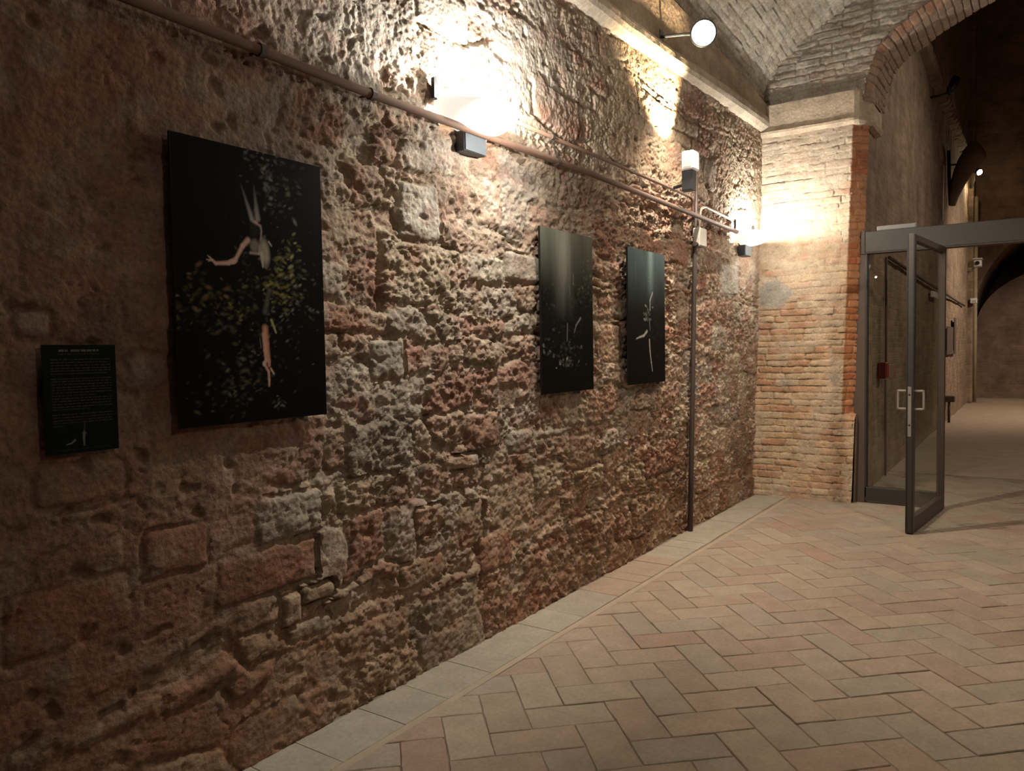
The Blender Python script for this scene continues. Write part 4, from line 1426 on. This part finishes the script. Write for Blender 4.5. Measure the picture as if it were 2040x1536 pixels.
s1 = make_sconce()
S1 = (2.975, -.005, 2.585)
S2 = (6.93, -.075, 2.452)
s2 = copy_tree(s1)
s1.location = S1; s2.location = S2
tag(s1, None, 'half-bowl white glass wall lamp above and right of the largest photo board', 'lamp', 'half-bowl wall lamps')
tag(s2, None, 'half-bowl white glass wall lamp in the corner beside the brick pier', 'lamp', 'half-bowl wall lamps')
for S, e in ((S1, 150), (S2, 76)):
    lamp('sconce_light', 'POINT', (S[0] + .02, S[1] - .125, S[2] + .002), e, COOL, .03)
    lamp('sconce_glow_light', 'POINT', (S[0] + .07, S[1] - .34, S[2] - .18), 18 if e > 100 else 12, COOL, .012)  # added light in open air, in place of the glow through the bowl

# ------------------------------------------------------------------ conduits, boxes and lamps on the left wall
def wallpt(px, py, off):
    """point in front of the left wall, off metres out, under a photo pixel"""
    y = -off
    for _ in range(6):
        q = hit(px, py, 1, y)
        y = float(yw(q[0], q[2])) - off
    return tuple(q)


def bend(pts, r=.06, n=5):
    out = [Vector(pts[0])]
    for a, b, c in zip(pts, pts[1:], pts[2:]):
        a, b, c = Vector(a), Vector(b), Vector(c)
        d1 = (a - b).normalized(); d2 = (c - b).normalized()
        rr = min(r, (a - b).length * .45, (c - b).length * .45)
        p, q = b + d1 * rr, b + d2 * rr
        for k in range(n + 1):
            t = k / n
            out.append(p * (1 - t) ** 2 + b * 2 * t * (1 - t) + q * t ** 2)
    out.append(Vector(pts[-1]))
    return out


def clip_ring(parent, p, axis, r, mat):
    bm = bmesh.new(); add_lathe(bm, [(r, -.012), (r + .006, -.012), (r + .006, .012), (r, .012)], p, axis, 14)
    from_bm('pipe_clip', bm, mat, parent, smooth=False)


# main conduit
off = .068
pm = [wallpt(*p, off) for p in ((270, 2), (740, 188), (1180, 347), (1468, 462))]
_e = np.array(pm[0]) - (np.array(pm[1]) - np.array(pm[0])) * .5
pm = [tuple(_e)] + pm
rt = empty('conduit', pm[0], 'thick brown conduit running the whole wall beneath the half-bowl lamps', 'pipe')
bm = bmesh.new(); add_tube(bm, [Vector(p) - Vector(pm[0]) for p in pm], .0175, 12)
from_bm('pipe', bm, M_PIPE, rt, smooth=True)
for p in ((520, 101), (740, 188), (1110, 322), (1300, 393)):
    q = wallpt(*p, off); clip_ring(rt, Vector(q) - Vector(pm[0]), Vector(pm[3]) - Vector(pm[0]), .018, M_PIPED)
    bm = bmesh.new(); add_tube(bm, [Vector(q) - Vector(pm[0]), Vector(q) - Vector(pm[0]) + Vector((0, .06, 0))], .006, 8); from_bm('pipe_stud', bm, M_PIPED, rt)
# upper thin conduit that bends down by the floodlight
pu = [wallpt(*p, .030) for p in ((1018, 238), (1200, 316), (1352, 382), (1381, 396), (1381, 438))]
rt = empty('conduit', pu[0], 'thin brown conduit right of first lamp, bending down near the floodlight', 'pipe')
bm = bmesh.new(); add_tube(bm, [Vector(p) - Vector(pu[0]) for p in bend(pu, .12)], .010, 10)
from_bm('pipe', bm, M_PIPE, rt, smooth=True)
for p in ((1100, 273), (1260, 342)):
    q = wallpt(*p, .030); clip_ring(rt, Vector(q) - Vector(pu[0]), Vector(pu[1]) - Vector(pu[0]), .010, M_PIPED)
# short pale conduit from downpipe to the second lamp
pc = [wallpt(*p, .030) for p in ((1393, 470), (1396, 415), (1405, 412), (1466, 442))]
rt = empty('conduit', pc[0], 'short pale conduit hooking up towards the lamp by the pier', 'pipe')
bm = bmesh.new(); add_tube(bm, [Vector(p) - Vector(pc[0]) for p in bend(pc, .05)], .009, 10)
from_bm('pipe', bm, simple('pale_grey_pipe', (.36, .31, .24), .5, 0, .1), rt, smooth=True)
# downpipe
pd = [wallpt(*p, .035) for p in ((1388, 352), (1386, 470), (1383, 560), (1380, 760), (1377, 930), (1375, 1044))]
pd[-1] = (pd[-1][0], pd[-1][1], 0.0)
rt = empty('downpipe', pd[-1], 'dark brown upright pipe down to the floor right of the last photo board', 'pipe')
bm = bmesh.new(); add_tube(bm, [Vector(p) - Vector(pd[-1]) for p in pd], [.012, .014, .019, .019, .020, .021], 12)
from_bm('pipe', bm, M_PIPED, rt, smooth=True)
for py in (505, 580, 770, 950):
    q = wallpt(1387 - (py - 470) * .019, py, .035); clip_ring(rt, Vector(q) - Vector(pd[-1]), (0, 0, 1), .020, M_STEEL if py > 600 else M_PIPED)
# junction box
q = wallpt(1394, 474, .05)
rt = empty('junction_box', q, 'pale plastic junction box on the downpipe just below the thick conduit', 'box')
box('housing', (-.065, -.03, -.075), (.065, .035, .075), M_GREYPL, rt, .012)
box('lid', (-.058, -.036, -.068), (.058, -.03, .068), M_GREYPL, rt, .003)
bm = bmesh.new(); add_lathe(bm, [(.016, 0), (.016, .03)], (-.065, 0, -.055), (-1, 0, 0), 10); from_bm('cable_gland', bm, M_PIPED, rt)
# up-firing floodlight
FLX = hit(1376, 322, 1, -.19)
rt = empty('floodlight', tuple(FLX), 'white box floodlight shining warm light up the wall above the downpipe', 'lamp')
box('housing', (-.055, -.045, -.066), (.055, .045, .066), M_WHITE, rt, .010)
box('front_frame', (-.068, -.042, -.062), (-.055, .042, .062), M_WHITE, rt, .004)
box('front_panel', (-.071, -.030, -.048), (-.067, .030, .046), M_GREYPL, rt, .001, label='recessed pale grey panel')
box('lens', (-.045, -.034, .066), (.045, .034, .070), emis('lit_floodlight_lens', (1.0, .86, .6), 18.0), rt)
box('shade_block', (-.05, -.03, -.21), (.03, .05, -.066), M_DARKST, rt, .004, label='dark block in place of the shade under the floodlight')  # dark block put where the wall is only in shade
bm = bmesh.new(); add_tube(bm, [(0, 0, -.15), (0, .13, -.17)], .012, 8); from_bm('arm', bm, M_DARKST, rt)
lamp('floodlight_light', 'SPOT', (FLX[0] - .02, FLX[1] - .0, FLX[2] + .10), 420, WARM, .02, (FLX[0] - .34, FLX[1] + .34, FLX[2] + 1.0), math.radians(84), .6)
# round spotlight above the ledge
SPX = hit(1401, 66, 1, -.36)
aim = Vector((-.80, -.50, -.33)).normalized()
rt = empty('spotlight', tuple(SPX), 'round glowing spotlight on an arm above the plaster ledge', 'lamp')
bm = bmesh.new(); add_lathe(bm, [(.035, -.15), (.055, -.13), (.078, -.02), (.090, 0), (.090, .012), (.082, .012)], (0, 0, 0), tuple(aim), 24)
from_bm('housing', bm, M_DARKST, rt, smooth=True)
bm = bmesh.new(); add_lathe(bm, [(.082, .008), (.076, .022), (.03, .030)], (0, 0, 0), tuple(aim), 24)
from_bm('lens', bm, emis('lit_spot_lens', (1.0, .95, .78), 22.0), rt, smooth=True)
bm = bmesh.new(); add_tube(bm, [tuple(-aim * .09), (.06, .16, .05), (.02, .34, .06)], .011, 8); from_bm('arm', bm, M_DARKST, rt)
box('yoke', (-.015, .31, .02), (.055, .335, .10), M_DARKST, rt, .004)
lp = Vector(SPX) + aim * .06
lamp('spotlight_light', 'SPOT', tuple(lp), 360, (1.0, .84, .67), .04, tuple(lp + Vector((.22, -.27, -1.0))), math.radians(108), .70)

# ------------------------------------------------------------------ glass door
def build_door():
    root = empty('door_1', (7.6, -1.57, 0), 'steel framed glass door with one leaf standing open', None, None, 'structure')
    X = 7.6
    R = Vector((7.6, -1.57, 0))
    fr = empty('frame', (0, 0, 0)); fr.parent = root
    def bx(name, lo, hi, mat, par, bev=.002, **kw):
        return box(name, tuple(Vector(lo) - R), tuple(Vector(hi) - R), mat, par, bev, **kw)
    bx('header_beam', (X - .05, -3.9, 2.268), (X + .06, -.985, 2.452), M_FRAME, fr, .004)
    bx('header_lip', (X - .058, -3.9, 2.255), (X + .05, -.985, 2.268), M_FRAMED, fr)
    bx('header_cap', (X - .056, -.985, 2.255), (X + .065, -.955, 2.46), M_FRAMED, fr)
    bx('wall_post', (X - .03, -.986, 0), (X + .06, -.85, 2.46), M_POST, fr)
    bx('inner_post', (X - .035, -1.000, .05), (X + .03, -.986, 2.26), M_FRAME, fr)
    bx('pane_bead', (X - .02, -1.008, .05), (X + .02, -1.0, 2.26), M_DARKST, fr, 0)
    bx('bottom_rail', (X - .035, -1.56, .02), (X + .035, -.986, .145), M_FRAME, fr, .003)
    bx('hinge_post', (X - .025, -1.585, 0), (X + .03, -1.562, 2.26), M_FRAMED, fr)
    bx('glass_pane', (X - .004, -1.562, .14), (X + .004, -1.008, 2.258), M_GLASS, fr, 0)
    # header transom line
    # leaf, hinged at the post, swung towards us
    near = Vector((6.455, -1.478, 0)); hinge = Vector((7.585, -1.588, 0))
    d = hinge - near; Lw = d.length
    leaf = empty('door_leaf', tuple(near - R)); leaf.parent = root
    leaf.rotation_euler = (0, 0, math.atan2(d.y, d.x))
    z0, z1, t = .008, 2.262, .036
    box('lock_stile', (0, -t, z0), (.062, t * .0 + .018, z1), M_FRAME, leaf, .003)
    box('hinge_stile', (Lw - .05, -t, z0), (Lw, .012, z1), M_FRAMED, leaf, .003)
    box('top_rail', (.062, -t, z1 - .05), (Lw - .05, .012, z1), M_FRAMED, leaf, .002)
    box('bottom_rail', (.062, -t, z0), (Lw - .05, .012, z0 + .115), M_FRAMED, leaf, .002)
    box('glass_pane', (.058, -.016, z0 + .11), (Lw - .046, -.008, z1 - .046), M_GLASS, leaf)
    box('edge_seal', (-.003, -.034, z0), (.0005, -.028, z1), M_DARKST, leaf)
    box('edge_seal', (-.003, .006, z0), (.0005, .014, z1), M_DARKST, leaf)
    lk = box('lock_plate', (-.0035, -.020, .745), (.0, .004, 1.12), M_LOCK, leaf, .0008, label='worn nickel lock plate')
    # pull handles on both sides (square D)
    for s in (-1, 1):
        y0 = -t if s < 0 else .018
        yy = y0 + s * .068
        bm = bmesh.new()
        add_box(bm, (.024, min(y0, yy), 1.082), (.038, max(y0, yy), 1.096), .002)
        add_box(bm, (.024, min(y0, yy), .945), (.038, max(y0, yy), .959), .002)
        add_box(bm, (.024, min(yy, yy - s * .014), .945), (.038, max(yy, yy - s * .014), 1.096), .002)
        from_bm('pull_handle', bm, M_LOCK, leaf, label='square steel pull handle')
    bm = bmesh.new(); add_lathe(bm, [(.007, 0), (.007, .002)], (-.0035, -.008, 1.06), (-1, 0, 0), 10); from_bm('keyhole', bm, M_BLACK, leaf)
    bm = bmesh.new(); add_lathe(bm, [(.007, 0), (.007, .002)], (-.0035, -.008, .83), (-1, 0, 0), 10); from_bm('keyhole', bm, M_BLACK, leaf)


build_door()
a, b = hit(1748, 450, 0, 7.58), hit(1826, 443, 0, 7.58)
rt = empty('light_bar', ((7.6), (a[1] + b[1]) / 2, 2.452), 'flat pale grey bar lying on top of the door header beam', 'lamp')
box('housing', (-.04, -.158, 0), (.04, .158, .042), M_BAR, rt, .006)
box('cover', (-.045, -.15, .006), (-.04, .15, .036), M_BAR, rt, .001)

# ------------------------------------------------------------------ things on the corridor wall
YC = -.90


def cw(px, py, off=0.0):
    return tuple(hit(px, py, 1, YC - off))


# red call box and its dark conduit
q = cw(1762, 738, .05)
rt = empty('alarm_box', q, 'small red alarm box on the corridor wall, behind the glass', 'box')
box('housing', (-.09, -.03, -.085), (.09, .05, .085), M_RED, rt, .01)
box('front_plate', (-.065, -.036, -.06), (.065, -.03, .06), M_RED, rt, .002)
a, b = cw(1766, 512, .03), cw(1753, 955, .03)
rt = empty('conduit', (a[0], a[1], 0), 'dark upright conduit passing behind the red alarm box', 'pipe')
bm = bmesh.new(); add_tube(bm, [(0, 0, a[2]), (0, 0, 1.24)], .012, 8); from_bm('upper_pipe', bm, M_WOOD, rt, smooth=True)
bm = bmesh.new(); add_tube(bm, [(0, 0, 1.06), (0, 0, 0.02)], .012, 8); from_bm('lower_pipe', bm, M_WOOD, rt, smooth=True)
# sloping conduit along the wall
a, b, c = cw(1772, 513, .05), cw(1826, 549, .05), cw(1921, 609, .05)
rt = empty('conduit', a, 'dark conduit running level along the corridor wall beyond the glass', 'pipe')
bm = bmesh.new(); add_tube(bm, [(0, 0, 0), tuple(Vector(b) - Vector(a)), tuple(Vector(c) - Vector(a))], .020, 8); from_bm('pipe', bm, M_WOOD, rt, smooth=True)
# white label
q = cw(1864, 588, .06)
rt = empty('wall_sign', q, 'small white plate on the corridor wall seen through the open leaf', 'sign')
box('plate', (-.42, -.012, -.045), (.42, .03, .045), M_WHITE, rt, .004)
box('back_box', (-.3, .03, -.03), (.3, .06, .03), M_GREYPL, rt)
# two dark pictures on the corridor wall
for (pl, pr, pt, pb, depth, lab) in ((1885, 1898, 652, 705, .035, 'grey brown picture on the corridor wall, left of the tall black panel'), (1899.6, 1904, 634, 705, .05, 'tall narrow black panel standing off the corridor wall')):
    a, b = cw(pl, pb, depth), cw(pr, pt, depth)
    if a[0] > b[0]: a, b = b, a
    zlo, zhi = min(cw(pl, pb, depth)[2], cw(pr, pb, depth)[2]), max(cw(pl, pt, depth)[2], cw(pr, pt, depth)[2])
    rt = empty('picture', ((a[0] + b[0]) / 2, YC - depth, zlo), lab, 'picture')
    hw = (b[0] - a[0]) / 2
    box('panel', (-hw, -.012, 0), (hw, .0, zhi - zlo), simple('picture_face', (.10, .075, .062) if depth < .1 else (.008, .007, .006), .6, 0, .3, 3), rt, .002)
    box('back_frame', (-hw * .8, 0, .08), (hw * .8, depth - .01, zhi - zlo - .08), M_BLACK, rt)
# dark bracket with a rod near the floor
q = cw(1890, 795, .06)
rt = empty('wall_bracket', q, 'small dark bracket with a hanging rod low on the corridor wall', 'bracket')
box('head', (-.10, -.10, -.05), (.10, .06, .06), M_WOOD, rt, .02)
bm = bmesh.new(); add_tube(bm, [(-.05, -.01, -.05), (-.06, -.01, -.42)], .022, 8); from_bm('rod', bm, M_WOOD, rt, smooth=True)
# horn shaped bracket high on the wall
XH = 15.9
def ch(px, py):
    return hit(px, py, 0, XH)
pts = [ch(*p) for p in ((1897, 410), (1900, 392), (1908, 366), (1918, 342), (1930, 323), (1940, 309), (1948, 300), (1954, 296), (1957, 294))]
rt = empty('torch_bracket', tuple(pts[0]), 'horn-shaped dark fixture widening upward from an upright bar high in the corridor', 'lamp')
o0 = Vector(pts[0])
bm = bmesh.new(); add_tube(bm, [Vector(p) - o0 for p in pts], [.05, .08, .12, .15, .18, .195, .20, .17, .09], 16)
from_bm('horn', bm, simple('worn_brown_wood', (.20, .15, .11), .7, 0, .35, 10, .4), rt, smooth=True)
bm = bmesh.new(); add_tube(bm, [Vector(ch(1893, 408)) - o0, Vector(ch(1891, 352)) - o0, Vector(ch(1890, 300)) - o0], .028, 8); from_bm('upright_bar', bm, M_DARKST, rt)
bm = bmesh.new(); add_tube(bm, [Vector(ch(1890, 329)) - o0, Vector(ch(1912, 327)) - o0], .016, 8); from_bm('tie', bm, M_DARKST, rt)
# small unlit spotlight
q = cw(1897, 172, .28)
rt = empty('spotlight', q, 'small unlit dark spotlight on the upper corridor wall above the horn fixture', 'lamp')
bm = bmesh.new(); add_lathe(bm, [(.04, -.12), (.06, -.04), (.065, .14), (.058, .14)], (0, 0, 0), (.35, -.35, .85), 14); from_bm('housing', bm, M_DARKST, rt, smooth=True)
bm = bmesh.new(); add_tube(bm, [(0, 0, -.08), (-.05, .16, -.12), (-.05, .28, -.12)], .02, 8); from_bm('arm', bm, M_DARKST, rt)
bm = bmesh.new(); add_lathe(bm, [(.055, .142), (.02, .146)], (0, 0, 0), (.35, -.35, .85), 14); from_bm('lens', bm, M_GREYPL, rt)
# lit spotlight by the wall's far corner
XS = 20.6
q = hit(1951, 343, 0, XS)
rt = empty('spotlight', tuple(q), 'tiny lit spotlight beneath the horn fixture at the corridor corner', 'lamp')
ax = Vector((-.55, -.5, -.35)).normalized()
bm = bmesh.new(); add_lathe(bm, [(.04, -.20), (.06, -.15), (.075, 0), (.068, .01)], (0, 0, 0), tuple(ax), 14); from_bm('housing', bm, M_DARKST, rt, smooth=True)
bm = bmesh.new(); add_lathe(bm, [(.068, .004), (.055, .025), (.02, .034)], (0, 0, 0), tuple(ax), 14); from_bm('lens', bm, emis('lit_far_lens', (1.0, .93, .75), 20.0), rt, smooth=True)
arm_to = Vector((21.1, YC - .06, q[2] - .25)) - Vector(q)
bm = bmesh.new(); add_tube(bm, [tuple(-ax * .15), tuple(arm_to * .6 + Vector((0, 0, .05))), tuple(arm_to)], .02, 8); from_bm('arm', bm, M_DARKST, rt)
lamp('far_spot_light', 'SPOT', tuple(Vector(q) + ax * .08), 90, WARM, .06, tuple(Vector(q) + Vector((-.8, -.3, -1.0))), math.radians(150), .4)
lamp('far_spot_spill_light', 'POINT', tuple(Vector(q) + Vector((.25, .10, -.30))), 6, WARM, .05)
# cctv camera and little white sensor at the corner
q = hit(1946, 527, 0, 21.0)
rt = empty('security_camera', tuple(q), 'white security camera on the corridor corner near the dark arch', 'camera')
box('body', (-.16, -.10, -.06), (.16, .06, .10), M_WHITE, rt, .02)
box('hood', (-.20, -.12, .10), (.16, .08, .13), M_GREYPL, rt, .008)
box('bracket', (.0, .05, -.13), (.10, .30, -.07), M_GREYPL, rt, .01)
bm = bmesh.new(); add_lathe(bm, [(.045, 0), (.045, .03)], (-.16, -.02, .02), (-1, 0, 0), 12); from_bm('lens', bm, M_BLACK, rt)
q = hit(1941, 599, 0, 21.1)
rt = empty('sensor', tuple(q), 'tiny white sensor box on the corridor corner below the security camera', 'sensor')
box('body', (-.06, -.06, -.06), (.06, .08, .06), M_WHITE, rt, .012)
box('window', (-.064, -.04, -.04), (-.06, .04, .01), M_GREYPL, rt)
# thin pale cable beside the horn fixture
a, b = cw(1880, 330, .02), cw(1878, 440, .02)
tube('cable', [a, ((a[0] + b[0]) / 2, a[1], (a[2] + b[2]) / 2), b], .016, M_WHITE, label='thin pale upright cable on the corridor wall left of the horn fixture', cat='cable')

print('objects', len(SC.objects), 'tris approx', sum(sum(len(p.vertices) - 2 for p in me.polygons) if len(me.polygons) < 2000 else len(me.polygons) * 2 for me in bpy.data.meshes))
